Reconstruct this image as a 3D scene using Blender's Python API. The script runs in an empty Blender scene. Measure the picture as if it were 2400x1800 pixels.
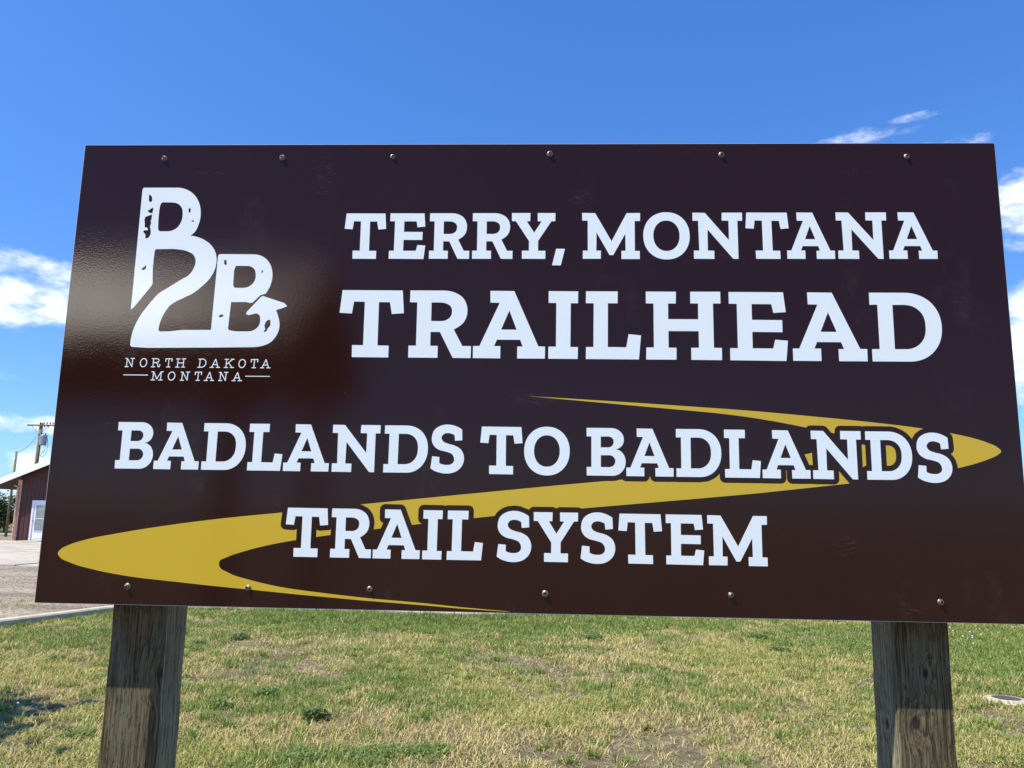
import bpy, bmesh, math, random
import numpy as np
from mathutils import Vector, Matrix
from mathutils.geometry import delaunay_2d_cdt, tessellate_polygon
R = math.radians
scene = bpy.context.scene
col = scene.collection

# ------------------------------------------------------------------ camera
F_PX = 1880.0                       # focal length in pixels of the 2400 px wide photograph
CAM = Vector((0.04957, -2.01763, 1.65))
YAW, PITCH, ROLL = -0.0420024, 0.1655637, -0.01698
SIGN_W, SIGN_H, SIGN_Z = 2.44, 1.22, 1.42127
fwd = Vector((math.sin(YAW) * math.cos(PITCH), math.cos(YAW) * math.cos(PITCH), math.sin(PITCH)))
rgt = Vector((math.cos(YAW), -math.sin(YAW), 0))
dwn = fwd.cross(rgt)
r2 = rgt * math.cos(ROLL) + dwn * math.sin(ROLL)
d2 = -rgt * math.sin(ROLL) + dwn * math.cos(ROLL)
cam_data = bpy.data.cameras.new('camera')
cam_data.sensor_fit = 'HORIZONTAL'; cam_data.sensor_width = 36.0
cam_data.lens = F_PX / 2400 * 36.0
cam_data.clip_start = 0.05; cam_data.clip_end = 20000
cam = bpy.data.objects.new('camera', cam_data); col.objects.link(cam)
m = Matrix((r2, -d2, -fwd)).transposed().to_4x4(); m.translation = CAM
cam.matrix_world = m
scene.camera = cam

# ------------------------------------------------------------------ light
SUN_EL, SUN_AZ = R(58), R(-122)     # azimuth from +Y towards +X: behind the camera, to the left
S = Vector((math.sin(SUN_AZ) * math.cos(SUN_EL), math.cos(SUN_AZ) * math.cos(SUN_EL), math.sin(SUN_EL)))
sd = bpy.data.lights.new('sun', 'SUN'); sd.energy = 5.0; sd.angle = R(0.53); sd.color = (1.0, 0.955, 0.88)
so = bpy.data.objects.new('sun', sd); col.objects.link(so)
so.rotation_euler = S.to_track_quat('Z', 'Y').to_euler(); so.location = S * 60

scene.view_settings.view_transform = 'Standard'
scene.view_settings.look = 'None'
scene.view_settings.exposure = 0.50
scene.view_settings.gamma = 1.0
scene.view_settings.use_curve_mapping = False
scene.cycles.use_denoising = True
scene.cycles.max_bounces = 6
scene.cycles.sample_clamp_indirect = 6.0

world = bpy.data.worlds.new('World'); scene.world = world; world.use_nodes = True
wn, wl = world.node_tree.nodes, world.node_tree.links
wn.clear()
def wnode(t, **k):
    n = wn.new(t)
    for a, b in k.items(): setattr(n, a, b)
    return n
def wmath(op, a, b=None, c=None, clamp=False):
    n = wn.new('ShaderNodeMath'); n.operation = op; n.use_clamp = clamp
    for i, v in enumerate((a, b, c)):
        if v is None: continue
        if isinstance(v, (int, float)): n.inputs[i].default_value = v
        else: wl.new(v, n.inputs[i])
    return n.outputs[0]
def wsmooth(v, lo, hi, to0=0.0, to1=1.0):
    n = wn.new('ShaderNodeMapRange'); n.interpolation_type = 'SMOOTHSTEP'
    wl.new(v, n.inputs[0]); n.inputs[1].default_value = lo; n.inputs[2].default_value = hi
    n.inputs[3].default_value = to0; n.inputs[4].default_value = to1
    return n.outputs[0]
sky = wnode('ShaderNodeTexSky', sky_type='NISHITA', sun_disc=False)
sky.sun_elevation = SUN_EL; sky.sun_rotation = SUN_AZ % (2 * math.pi)
sky.altitude = 700; sky.air_density = 1.0; sky.dust_density = 0.5; sky.ozone_density = 2.0
tc = wnode('ShaderNodeTexCoord'); D = tc.outputs['Generated']
sep = wnode('ShaderNodeSeparateXYZ'); wl.new(D, sep.inputs[0])
z = sep.outputs[2]
zc = wmath('ADD', wmath('MAXIMUM', z, 0.0), 0.16)
px = wmath('DIVIDE', sep.outputs[0], zc); py = wmath('DIVIDE', sep.outputs[1], zc)
comb = wnode('ShaderNodeCombineXYZ'); wl.new(px, comb.inputs[0]); wl.new(py, comb.inputs[1])
def wnoise(vec, scale, detail, rough, off=(0, 0, 0), stretch=(1, 1, 1)):
    mp = wnode('ShaderNodeMapping'); wl.new(vec, mp.inputs[0])
    mp.inputs['Location'].default_value = off; mp.inputs['Scale'].default_value = stretch
    n = wnode('ShaderNodeTexNoise'); wl.new(mp.outputs[0], n.inputs['Vector'])
    n.inputs['Scale'].default_value = scale; n.inputs['Detail'].default_value = detail
    n.inputs['Roughness'].default_value = rough
    return n.outputs['Fac']
puff = wnoise(D, 16.0, 6.0, 0.62, (3.1, 0.4, 1.7), (1, 1, 2.2))
layer = wnoise(comb.outputs[0], 1.15, 5.0, 0.55, (5.2, 2.6, 0))
band = wmath('MULTIPLY', wsmooth(z, 0.01, 0.06), wsmooth(z, 0.26, 0.40, 1.0, 0.0))
gen = wmath('MULTIPLY', wsmooth(layer, 0.56, 0.70), band)
def blob(d, ra, rz, amp):
    c = Vector(d).normalized()
    s = wnode('ShaderNodeVectorMath', operation='SUBTRACT'); wl.new(D, s.inputs[0]); s.inputs[1].default_value = c
    mu = wnode('ShaderNodeVectorMath', operation='MULTIPLY'); wl.new(s.outputs[0], mu.inputs[0]); mu.inputs[1].default_value = (1 / ra, 1 / ra, 1 / rz)
    ln = wnode('ShaderNodeVectorMath', operation='LENGTH'); wl.new(mu.outputs[0], ln.inputs[0])
    return wsmooth(ln.outputs['Value'], 1.0, 0.25, 0.0, amp)
blobs = [((-0.69, 0.94, 0.262), 0.19, 0.046, 0.76), ((-0.645, 0.94, 0.298), 0.11, 0.030, 0.62), ((0.62, 0.975, 0.395), 0.07, 0.06, 0.95),
         ((0.64, 0.998, 0.22), 0.11, 0.10, 1.05), ((0.385, 0.951, 0.474), 0.085, 0.014, 0.40),
         ((0.50, 0.953, 0.468), 0.085, 0.010, 0.40), ((0.455, 0.953, 0.503), 0.045, 0.008, 0.37), ((-0.637, 0.97, 0.104), 0.11, 0.016, 0.72),
         ((-0.63, 0.976, 0.064), 0.04, 0.026, 0.85), ((-0.66, 0.983, 0.02), 0.10, 0.022, 0.62), ((-0.668, 0.959, 0.165), 0.028, 0.014, 0.55)]
acc = None
for b in blobs:
    v = blob(*b); acc = v if acc is None else wmath('MAXIMUM', acc, v)
dens = wmath('MAXIMUM', wmath('MULTIPLY', gen, 0.95), acc)
dens = wmath('ADD', dens, wmath('MULTIPLY', wmath('SUBTRACT', puff, 0.5), 2.1))
mask = wmath('MULTIPLY', wsmooth(dens, 0.22, 1.25), wmath('MAXIMUM', wsmooth(acc, 0.02, 0.25), wsmooth(gen, 0.02, 0.3)))
haz = wsmooth(z, 0.0, 0.5, 1.0, 0.0)
tint = wnode('ShaderNodeMix', data_type='RGBA'); tint.blend_type = 'MULTIPLY'; tint.inputs[0].default_value = 1.0
wl.new(sky.outputs[0], tint.inputs[6])
grad = wnode('ShaderNodeMix', data_type='RGBA'); wl.new(wsmooth(z, 0.0, 0.6), grad.inputs[0])
grad.inputs[6].default_value = (0.54, 0.80, 1.22, 1); grad.inputs[7].default_value = (0.50, 0.96, 1.52, 1)
wl.new(grad.outputs[2], tint.inputs[7])
cshade = wnode('ShaderNodeMix', data_type='RGBA'); wl.new(wsmooth(puff, 0.38, 0.62), cshade.inputs[0])
cshade.inputs[6].default_value = (7.0, 7.6, 8.6, 1); cshade.inputs[7].default_value = (9.4, 9.6, 9.9, 1)
mix = wnode('ShaderNodeMix', data_type='RGBA')
wl.new(mask, mix.inputs[0]); wl.new(tint.outputs[2], mix.inputs[6]); wl.new(cshade.outputs[2], mix.inputs[7])
bg = wnode('ShaderNodeBackground'); bg.inputs['Strength'].default_value = 0.115
wl.new(mix.outputs[2], bg.inputs[0])
wo = wnode('ShaderNodeOutputWorld'); wl.new(bg.outputs[0], wo.inputs[0])

# ------------------------------------------------------------------ helpers
def ray(p):
    return r2 * ((p[0] - 1200) / F_PX) + d2 * ((p[1] - 900) / F_PX) + fwd
def on_y(p, y=0.0):
    d = ray(p); return CAM + d * ((y - CAM.y) / d.y)
def on_z(p, z=0.0):
    d = ray(p); return CAM + d * ((z - CAM.z) / d.z)
def sgn(p):                          # photograph pixel -> millimetres on the sign face (x right, z up)
    v = on_y(p); return (v.x * 1000, v.z * 1000)

def tag(o, label=None, cat=None, group=None, kind=None):
    if label: o['label'] = label
    if cat: o['category'] = cat
    if group: o['group'] = group
    if kind: o['kind'] = kind
    return o
def empty(name, loc=(0, 0, 0), rz=0.0):
    o = bpy.data.objects.new(name, None); col.objects.link(o); o.location = loc; o.rotation_euler = (0, 0, rz)
    o.empty_display_size = 0.1
    return o
def link(name, me, mat=None, parent=None):
    o = bpy.data.objects.new(name, me); col.objects.link(o)
    if mat and not me.materials: me.materials.append(mat)
    if parent: o.parent = parent
    return o
def mesh(name, vs, fs, mat=None, parent=None, smooth=False):
    me = bpy.data.meshes.new(name); me.from_pydata([tuple(v) for v in vs], [], [tuple(f) for f in fs]); me.update()
    if smooth:
        for p in me.polygons: p.use_smooth = True
    return link(name, me, mat, parent)
class MB:
    def __init__(s): s.v = []; s.f = []
    def box(s, x0, x1, y0, y1, z0, z1):
        b = len(s.v)
        s.v += [(x, y, zz) for zz in (z0, z1) for y in (y0, y1) for x in (x0, x1)]
        s.f += [tuple(b + i for i in q) for q in ((0, 2, 3, 1), (4, 5, 7, 6), (0, 1, 5, 4), (2, 6, 7, 3), (0, 4, 6, 2), (1, 3, 7, 5))]
        return s
    def tube(s, pts, rad, n=8, cap=True):
        pts = [Vector(p) for p in pts]
        if isinstance(rad, (int, float)): rad = [rad] * len(pts)
        b = len(s.v)
        for i, p in enumerate(pts):
            t = (pts[min(i + 1, len(pts) - 1)] - pts[max(i - 1, 0)]).normalized()
            a = t.cross(Vector((0, 0, 1)) if abs(t.z) < 0.95 else Vector((1, 0, 0))).normalized(); c = t.cross(a)
            for k in range(n):
                an = 2 * math.pi * k / n; s.v.append(tuple(p + (a * math.cos(an) + c * math.sin(an)) * rad[i]))
        for i in range(len(pts) - 1):
            for k in range(n):
                s.f.append((b + i * n + k, b + i * n + (k + 1) % n, b + (i + 1) * n + (k + 1) % n, b + (i + 1) * n + k))
        if cap:
            s.f.append(tuple(b + k for k in range(n))[::-1]); s.f.append(tuple(b + (len(pts) - 1) * n + k for k in range(n)))
        return s
    def poly(s, pts):
        b = len(s.v); s.v += [tuple(p) for p in pts]; s.f.append(tuple(range(b, b + len(pts)))); return s
    def build(s, name, mat=None, parent=None, bevel=0.0, smooth=False):
        o = mesh(name, s.v, s.f, mat, parent, smooth)
        bm = bmesh.new(); bm.from_mesh(o.data); bmesh.ops.recalc_face_normals(bm, faces=bm.faces)
        if bevel: bmesh.ops.bevel(bm, geom=list(bm.edges), offset=bevel, segments=2, affect='EDGES', profile=0.5)
        bm.to_mesh(o.data); bm.free()
        return o

# ------------------------------------------------------------------ materials
class NT:
    def __init__(s, name):
        s.m = bpy.data.materials.new(name); s.m.use_nodes = True
        s.n, s.l = s.m.node_tree.nodes, s.m.node_tree.links
        s.b = s.n['Principled BSDF']; s.tc = s.n.new('ShaderNodeTexCoord')
    def coord(s, kind='Object', scale=(1, 1, 1), rot=(0, 0, 0), loc=(0, 0, 0)):
        mp = s.n.new('ShaderNodeMapping'); s.l.new(s.tc.outputs[kind], mp.inputs[0])
        mp.inputs['Scale'].default_value = scale; mp.inputs['Rotation'].default_value = rot; mp.inputs['Location'].default_value = loc
        return mp.outputs[0]
    def noise(s, vec, scale, detail=4.0, rough=0.55, dist=0.0):
        n = s.n.new('ShaderNodeTexNoise'); s.l.new(vec, n.inputs['Vector'])
        n.inputs['Scale'].default_value = scale; n.inputs['Detail'].default_value = detail
        n.inputs['Roughness'].default_value = rough; n.inputs['Distortion'].default_value = dist
        return n.outputs['Fac']
    def voro(s, vec, scale, feature='F1', rnd=1.0):
        n = s.n.new('ShaderNodeTexVoronoi'); n.feature = feature; s.l.new(vec, n.inputs['Vector'])
        n.inputs['Scale'].default_value = scale; n.inputs['Randomness'].default_value = rnd
        return n
    def ramp(s, fac, stops):
        n = s.n.new('ShaderNodeValToRGB'); s.l.new(fac, n.inputs[0]); e = n.color_ramp.elements
        while len(e) < len(stops): e.new(0.5)
        for el, (p, c) in zip(e, stops):
            el.position = p; el.color = (*c, 1) if len(c) == 3 else c
        return n.outputs[0]
    def mix(s, fac, a, b, blend='MIX'):
        n = s.n.new('ShaderNodeMix'); n.data_type = 'RGBA'; n.blend_type = blend
        for sock, v in ((n.inputs[0], fac), (n.inputs[6], a), (n.inputs[7], b)):
            if isinstance(v, (int, float)): sock.default_value = v
            elif isinstance(v, tuple): sock.default_value = (*v, 1)
            else: s.l.new(v, sock)
        return n.outputs[2]
    def math(s, op, a, b=None, clamp=False):
        n = s.n.new('ShaderNodeMath'); n.operation = op; n.use_clamp = clamp
        for i, v in enumerate((a, b)):
            if v is None: continue
            if isinstance(v, (int, float)): n.inputs[i].default_value = v
            else: s.l.new(v, n.inputs[i])
        return n.outputs[0]
    def map(s, v, lo, hi, a=0.0, b=1.0):
        n = s.n.new('ShaderNodeMapRange'); n.interpolation_type = 'SMOOTHSTEP'; s.l.new(v, n.inputs[0])
        for i, x in enumerate((lo, hi, a, b)): n.inputs[i + 1].default_value = x
        return n.outputs[0]
    def bump(s, h, strength, dist, base=None):
        n = s.n.new('ShaderNodeBump'); s.l.new(h, n.inputs['Height'])
        n.inputs['Strength'].default_value = strength; n.inputs['Distance'].default_value = dist
        if base: s.l.new(base, n.inputs['Normal'])
        return n.outputs[0]
    def set(s, color=None, rough=None, normal=None, metal=None, spec=None):
        for key, v in (('Base Color', color), ('Roughness', rough), ('Normal', normal), ('Metallic', metal), ('Specular IOR Level', spec)):
            if v is None: continue
            if isinstance(v, tuple): s.b.inputs[key].default_value = (*v, 1)
            elif isinstance(v, (int, float)): s.b.inputs[key].default_value = v
            else: s.l.new(v, s.b.inputs[key])
        return s.m

SMEARS = [(0.14, 2.49, 0.05, 0.05), (-0.55, 2.55, 0.05, 0.10), (0.52, 2.33, 0.06, 0.012), (0.78, 1.60, 0.05, 0.04), (-0.62, 1.68, 0.012, 0.05), (-0.62, 1.60, 0.015, 0.03), (0.86, 2.56, 0.05, 0.02),
          (-0.86, 2.56, 0.10, 0.012), (0.93, 1.45, 0.05, 0.02), (-1.08, 1.87, 0.02, 0.02), (-0.35, 1.455, 0.03, 0.012), (1.10, 2.2, 0.03, 0.06), (0.02, 1.95, 0.10, 0.03)]
def film(name, c):
    t = NT(name); g = t.coord()
    peel = t.noise(g, 420, 2.0, 0.6)
    grain = t.noise(t.coord(scale=(1, 1, 1.9)), 150, 2.0, 0.55)
    wave = t.noise(g, 2.2, 2.0, 0.5)
    n1 = t.bump(wave, 0.10, 0.010)
    n2 = t.bump(grain, 0.11, 0.0010, n1)
    n3 = t.bump(peel, 0.08, 0.0005, n2)
    dust = t.noise(t.coord(scale=(1, 1, 0.5)), 5.0, 7.0, 0.7)
    fleck = t.map(t.voro(g, 26).outputs['Distance'], 0.018, 0.008)
    sel = t.map(t.noise(g, 9.0, 2.0), 0.60, 0.64)
    cc = t.mix(t.map(dust, 0.56, 0.95, 0.0, 0.12), c, (0.36, 0.33, 0.30))
    cc = t.mix(t.math('MULTIPLY', fleck, sel), cc, (0.33, 0.31, 0.28))
    rub = t.noise(t.coord(scale=(0.6, 1, 3.0)), 70, 4.0, 0.7)      # dried smears and scuffs left by rain and hands
    for (sx_, sz_, ra, rb) in SMEARS:
        v_ = t.n.new('ShaderNodeVectorMath'); v_.operation = 'SUBTRACT'; t.l.new(g, v_.inputs[0]); v_.inputs[1].default_value = (sx_, 0, sz_)
        q_ = t.n.new('ShaderNodeVectorMath'); q_.operation = 'MULTIPLY'; t.l.new(v_.outputs[0], q_.inputs[0]); q_.inputs[1].default_value = (1 / ra, 0, 1 / rb)
        l_ = t.n.new('ShaderNodeVectorMath'); l_.operation = 'LENGTH'; t.l.new(q_.outputs[0], l_.inputs[0])
        cc = t.mix(t.math('MULTIPLY', t.map(l_.outputs['Value'], 1.0, 0.1), t.map(rub, 0.46, 0.70, 0.0, 0.08)), cc, (0.30, 0.28, 0.27))
    r = t.map(dust, 0.35, 0.8, 0.05, 0.13)
    return t.set(cc, r, n3, spec=0.24)
M = {}
M['brown'] = film('brown_film', (0.0240, 0.0074, 0.0050))
M['white'] = film('white_film', (0.76, 0.80, 0.775))
M['yellow'] = film('yellow_film', (0.58, 0.385, 0.030))
t = NT('white_sheet_edge'); M['edge'] = t.set((0.55, 0.56, 0.56), 0.5)
t = NT('zinc_screw'); M['screw'] = t.set(t.ramp(t.noise(t.coord(), 400), [(0.3, (0.13, 0.10, 0.065)), (0.7, (0.36, 0.29, 0.19))]), 0.42, metal=0.85)
t = NT('screw_recess'); M['recess'] = t.set((0.02, 0.017, 0.014), 0.6)

def wood(name, ca, cb, saw, seed, knots):
    t = NT(name); g = t.coord(loc=(seed, seed * 0.7, seed * 1.3))
    raw = t.coord()
    warp = None
    for (kx, ky, kz, rad) in knots:
        s = t.n.new('ShaderNodeVectorMath'); s.operation = 'SUBTRACT'; t.l.new(raw, s.inputs[0]); s.inputs[1].default_value = (kx, ky, kz)
        q = t.n.new('ShaderNodeVectorMath'); q.operation = 'MULTIPLY'; t.l.new(s.outputs[0], q.inputs[0]); q.inputs[1].default_value = (1 / rad, 0.6 / rad, 0.55 / rad)
        ln = t.n.new('ShaderNodeVectorMath'); ln.operation = 'LENGTH'; t.l.new(q.outputs[0], ln.inputs[0])
        k = t.map(ln.outputs['Value'], 1.0, 0.45); k2 = t.map(ln.outputs['Value'], 4.0, 0.2)
        warp = (k, k2) if warp is None else (t.math('MAXIMUM', warp[0], k), t.math('MAXIMUM', warp[1], k2))
    gr = t.coord(scale=(1, 1, 0.035), loc=(seed, 0, 0))
    ad = t.n.new('ShaderNodeVectorMath'); ad.operation = 'ADD'; t.l.new(gr, ad.inputs[0])
    cmb = t.n.new('ShaderNodeCombineXYZ'); t.l.new(t.math('MULTIPLY', warp[1], 0.02), cmb.inputs[0]); t.l.new(t.math('MULTIPLY', warp[1], 0.02), cmb.inputs[1])
    t.l.new(cmb.outputs[0], ad.inputs[1])
    grain = t.noise(ad.outputs[0], 170, 4.0, 0.65, 0.6)
    broad = t.noise(t.coord(scale=(1, 1, 0.25), loc=(seed, 2, 1)), 16, 4.0, 0.6)
    # preservative slits: short upright cuts in staggered rows
    sepn = t.n.new('ShaderNodeSeparateXYZ'); t.l.new(raw, sepn.inputs[0])
    hx = t.math('ADD', sepn.outputs[0], sepn.outputs[1])
    br = t.n.new('ShaderNodeTexBrick'); cb2 = t.n.new('ShaderNodeCombineXYZ')
    t.l.new(sepn.outputs[2], cb2.inputs[0]); t.l.new(hx, cb2.inputs[1]); t.l.new(cb2.outputs[0], br.inputs['Vector'])
    br.inputs['Scale'].default_value = 1.0; br.inputs['Brick Width'].default_value = 0.034; br.inputs['Row Height'].default_value = 0.0082
    br.inputs['Mortar Size'].default_value = 0.00001; br.offset = 0.37
    vs = t.voro(t.coord(scale=(118, 118, 27), loc=(seed, 0, seed)), 1.0, 'F1', 0.55)
    slit = t.map(vs.outputs['Distance'], 0.20, 0.10)
    stagger = t.map(t.noise(t.coord(scale=(260, 260, 22), loc=(0, seed, 0)), 1.0, 1.0), 0.60, 0.67)
    slit = t.math('MAXIMUM', t.math('MULTIPLY', slit, 0.55), t.math('MULTIPLY', stagger, 0.8))
    wv = t.n.new('ShaderNodeTexWave'); wv.wave_type = 'BANDS'; wv.bands_direction = 'Z'; t.l.new(raw, wv.inputs['Vector'])
    wv.inputs['Scale'].default_value = 46.0; wv.inputs['Distortion'].default_value = 3.5; wv.inputs['Detail'].default_value = 2.0; wv.inputs['Detail Scale'].default_value = 2.0
    c = t.ramp(grain, [(0.34, tuple(x * 0.28 for x in ca)), (0.48, ca), (0.66, cb)])
    c = t.mix(t.map(broad, 0.45, 0.72, 0.0, 0.75), c, (0.150, 0.135, 0.082))
    c = t.mix(t.math('MULTIPLY', slit, 0.8), c, (0.03, 0.026, 0.02))
    c = t.mix(warp[0], c, (0.028, 0.022, 0.016))
    h = t.math('ADD', t.math('MULTIPLY', grain, 1.0), t.math('MULTIPLY', slit, -1.2))
    h = t.math('ADD', h, t.math('MULTIPLY', wv.outputs['Fac'], saw))
    h = t.math('ADD', h, t.math('MULTIPLY', warp[0], -0.8))
    return t.set(c, 0.85, t.bump(h, 0.8, 0.003), spec=0.25)
M['post_a'] = wood('weathered_post', (0.088, 0.065, 0.029), (0.190, 0.145, 0.072), 0.0, 1.3, [(-0.925, 0.095, 1.245, 0.016), (-1.0, 0.07, 0.86, 0.012)])
M['post_b'] = wood('weathered_post_grained', (0.092, 0.071, 0.032), (0.200, 0.157, 0.080), 0.0, 6.7, [(0.985, 0.07, 1.293, 0.008), (0.955, 0.07, 1.175, 0.012)])

M['post_side'] = wood('weathered_lit_post_side', (0.20, 0.168, 0.095), (0.36, 0.305, 0.185), 0.0, 3.9, [(0.911, 0.13, 1.16, 0.008), (-0.918, 0.16, 0.8, 0.01)])  # weathered sides, colour lightened to stand for more light than the shaded front

def plain(name, c, rough=0.6, metal=0.0, var=0.15, scale=8.0, bump=0.0, bs=60.0):
    t = NT(name); g = t.coord()
    f = t.noise(g, scale, 5.0, 0.6)
    cc = t.mix(t.map(f, 0.3, 0.7, 0.0, 1.0), tuple(x * (1 - var) for x in c), tuple(min(1, x * (1 + var)) for x in c))
    nrm = t.bump(t.noise(g, bs, 4.0, 0.6), 0.6, bump) if bump else None
    return t.set(cc, rough, nrm, metal)
M['siding'] = plain('barn_red_metal', (0.066, 0.020, 0.014), 0.6, var=0.12, scale=1.5)
M['trim'] = plain('tan_trim', (0.60, 0.36, 0.25), 0.6)
M['roofwhite'] = plain('white_painted_metal', (0.88, 0.88, 0.87), 0.45, var=0.04)
M['soffit'] = plain('dark_soffit', (0.045, 0.017, 0.014), 0.7)
M['doorwhite'] = plain('white_door_paint', (0.76, 0.77, 0.80), 0.4, var=0.04)
M['curtain'] = plain('pale_curtain', (0.42, 0.43, 0.43), 0.9, var=0.25, scale=5)
M['steel'] = plain('grey_steel', (0.33, 0.35, 0.36), 0.45, 0.5)
M['polewood'] = plain('utility_pole_wood', (0.20, 0.145, 0.085), 0.9, var=0.3, scale=6, bump=0.01, bs=30)
M['porcelain'] = plain('dark_porcelain', (0.07, 0.05, 0.05), 0.35)
M['wire'] = plain('black_wire', (0.03, 0.03, 0.03), 0.6)
M['bark'] = plain('bark', (0.10, 0.075, 0.05), 0.9, var=0.35, scale=10, bump=0.02, bs=25)
M['iron'] = plain('cast_iron', (0.085, 0.065, 0.06), 0.7, 0.3, var=0.25, scale=30, bump=0.002, bs=140)
t = NT('window_glass'); t.b.inputs['Transmission Weight'].default_value = 0.85; M['glass'] = t.set((0.85, 0.9, 0.9), 0.05)
t = NT('galvanised_roof'); M['galv'] = t.set((0.56, 0.54, 0.51), 0.42, t.bump(t.noise(t.coord(), 3.0), 0.2, 0.02), 0.9)

t = NT('kerb_concrete'); g = t.coord()
M['kerb'] = t.set(t.mix(t.map(t.noise(g, 7, 6.0, 0.65), 0.35, 0.75), (0.52, 0.45, 0.32), (0.36, 0.30, 0.21)), 0.9, t.bump(t.noise(g, 70, 4), 0.5, 0.004))
t = NT('concrete_slab'); g = t.coord()
c = t.ramp(t.noise(g, 0.9, 6.0, 0.62), [(0.30, (0.28, 0.235, 0.17)), (0.5, (0.43, 0.37, 0.285)), (0.72, (0.53, 0.47, 0.375))])
crk = t.map(t.voro(t.coord(scale=(1, 1, 1)), 0.33, 'DISTANCE_TO_EDGE').outputs['Distance'], 0.016, 0.004)
c = t.mix(t.math('MULTIPLY', crk, 0.7), c, (0.12, 0.10, 0.08))
c = t.mix(t.map(t.noise(t.coord(scale=(0.15, 1, 1)), 2.0, 4.0), 0.55, 0.75, 0, 0.5), c, (0.24, 0.20, 0.16))
M['slab'] = t.set(c, 0.9, t.bump(t.noise(g, 60, 4), 0.4, 0.003))

t = NT('gravel_and_dry_dirt'); g = t.coord()
big = t.noise(t.coord(scale=(0.35, 1, 1)), 0.6, 5.0, 0.6)
st = t.voro(g, 24).outputs['Color']; st2 = t.voro(t.coord(loc=(3, 1, 0)), 62).outputs['Color']
c = t.ramp(big, [(0.32, (0.24, 0.19, 0.13)), (0.5, (0.42, 0.345, 0.25)), (0.68, (0.56, 0.485, 0.375))])
bwn = t.n.new('ShaderNodeRGBToBW'); t.l.new(st, bwn.inputs[0]); bw2 = t.n.new('ShaderNodeRGBToBW'); t.l.new(st2, bw2.inputs[0])
c = t.mix(0.75, c, t.ramp(bwn.outputs[0], [(0.2, (0.35, 0.33, 0.3)), (0.8, (1, 0.97, 0.92))]), 'MULTIPLY')
c = t.mix(0.4, c, t.ramp(bw2.outputs[0], [(0.2, (0.4, 0.38, 0.34)), (0.8, (1, 1, 1))]), 'MULTIPLY')
far = t.n.new('ShaderNodeSeparateXYZ'); t.l.new(t.tc.outputs['Object'], far.inputs[0])
dry = t.ramp(t.noise(g, 0.05, 6.0, 0.6), [(0.35, (0.10, 0.115, 0.035)), (0.6, (0.21, 0.185, 0.085))])
c = t.mix(t.map(far.outputs[1], 47.0, 49.0), c, dry)
M['ground'] = t.set(c, 0.95, t.bump(t.math('ADD', bwn.outputs[0], bw2.outputs[0]), 0.5, 0.02), spec=0.2)

t = NT('thatch_soil'); g = t.coord()
c = t.ramp(t.noise(g, 9.0, 7.0, 0.7), [(0.30, (0.19, 0.14, 0.08)), (0.46, (0.40, 0.315, 0.19)), (0.60, (0.56, 0.46, 0.29)), (0.8, (0.66, 0.56, 0.38))])
c = t.mix(t.map(t.noise(t.coord(scale=(1, 1.6, 1)), 1.1, 5.0, 0.6), 0.42, 0.62, 0, 0.7), c, (0.21, 0.185, 0.075))
fine = t.noise(t.coord(scale=(1, 1, 1), rot=(0, 0, .5)), 130, 3.0, 0.7)
c = t.mix(1.0, c, t.ramp(fine, [(0.34, (0.30, 0.27, 0.24)), (0.5, (0.85, 0.83, 0.8)), (0.66, (1.0, 1.0, 1.0))]), 'MULTIPLY')
M['thatch'] = t.set(c, 0.95, t.bump(t.math('ADD', fine, t.noise(g, 45, 5.0, 0.7)), 1.0, 0.03), spec=0.15)

t = NT('grass_blade'); at = t.n.new('ShaderNodeAttribute'); at.attribute_name = 'tone'
tr = t.n.new('ShaderNodeBsdfTranslucent'); t.l.new(at.outputs['Color'], tr.inputs[0])
t.set(at.outputs['Color'], 0.55, spec=0.3)
ms = t.n.new('ShaderNodeMixShader'); ms.inputs[0].default_value = 0.25
t.l.new(t.b.outputs[0], ms.inputs[1]); t.l.new(tr.outputs[0], ms.inputs[2]); t.l.new(ms.outputs[0], t.n['Material Output'].inputs[0])
M['blade'] = t.m
def leafmat(name, a, b, scale=3.0):
    t = NT(name); rnd = t.n.new('ShaderNodeNewGeometry')
    c = t.mix(rnd.outputs['Random Per Island'], a, b)
    tr = t.n.new('ShaderNodeBsdfTranslucent'); t.l.new(c, tr.inputs[0]); t.set(c, 0.5, spec=0.35)
    ms = t.n.new('ShaderNodeMixShader'); ms.inputs[0].default_value = 0.3
    t.l.new(t.b.outputs[0], ms.inputs[1]); t.l.new(tr.outputs[0], ms.inputs[2]); t.l.new(ms.outputs[0], t.n['Material Output'].inputs[0])
    return t.m
M['leaf'] = leafmat('tree_leaf', (0.045, 0.075, 0.022), (0.11, 0.15, 0.045))
M['weed'] = leafmat('weed_leaf', (0.10, 0.165, 0.03), (0.24, 0.31, 0.08))
M['weed2'] = leafmat('weed_leaf_blueish', (0.09, 0.15, 0.032), (0.20, 0.27, 0.07))
M['petal'] = plain('white_petal', (0.80, 0.80, 0.76), 0.8)

# ------------------------------------------------------------------ the setting
big = 4000
ground = mesh('ground', [(-big, -big, 0), (big, -big, 0), (big, big, 0), (-big, big, 0)], [(0, 1, 2, 3)], M['ground']); tag(ground, kind='structure')

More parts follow.
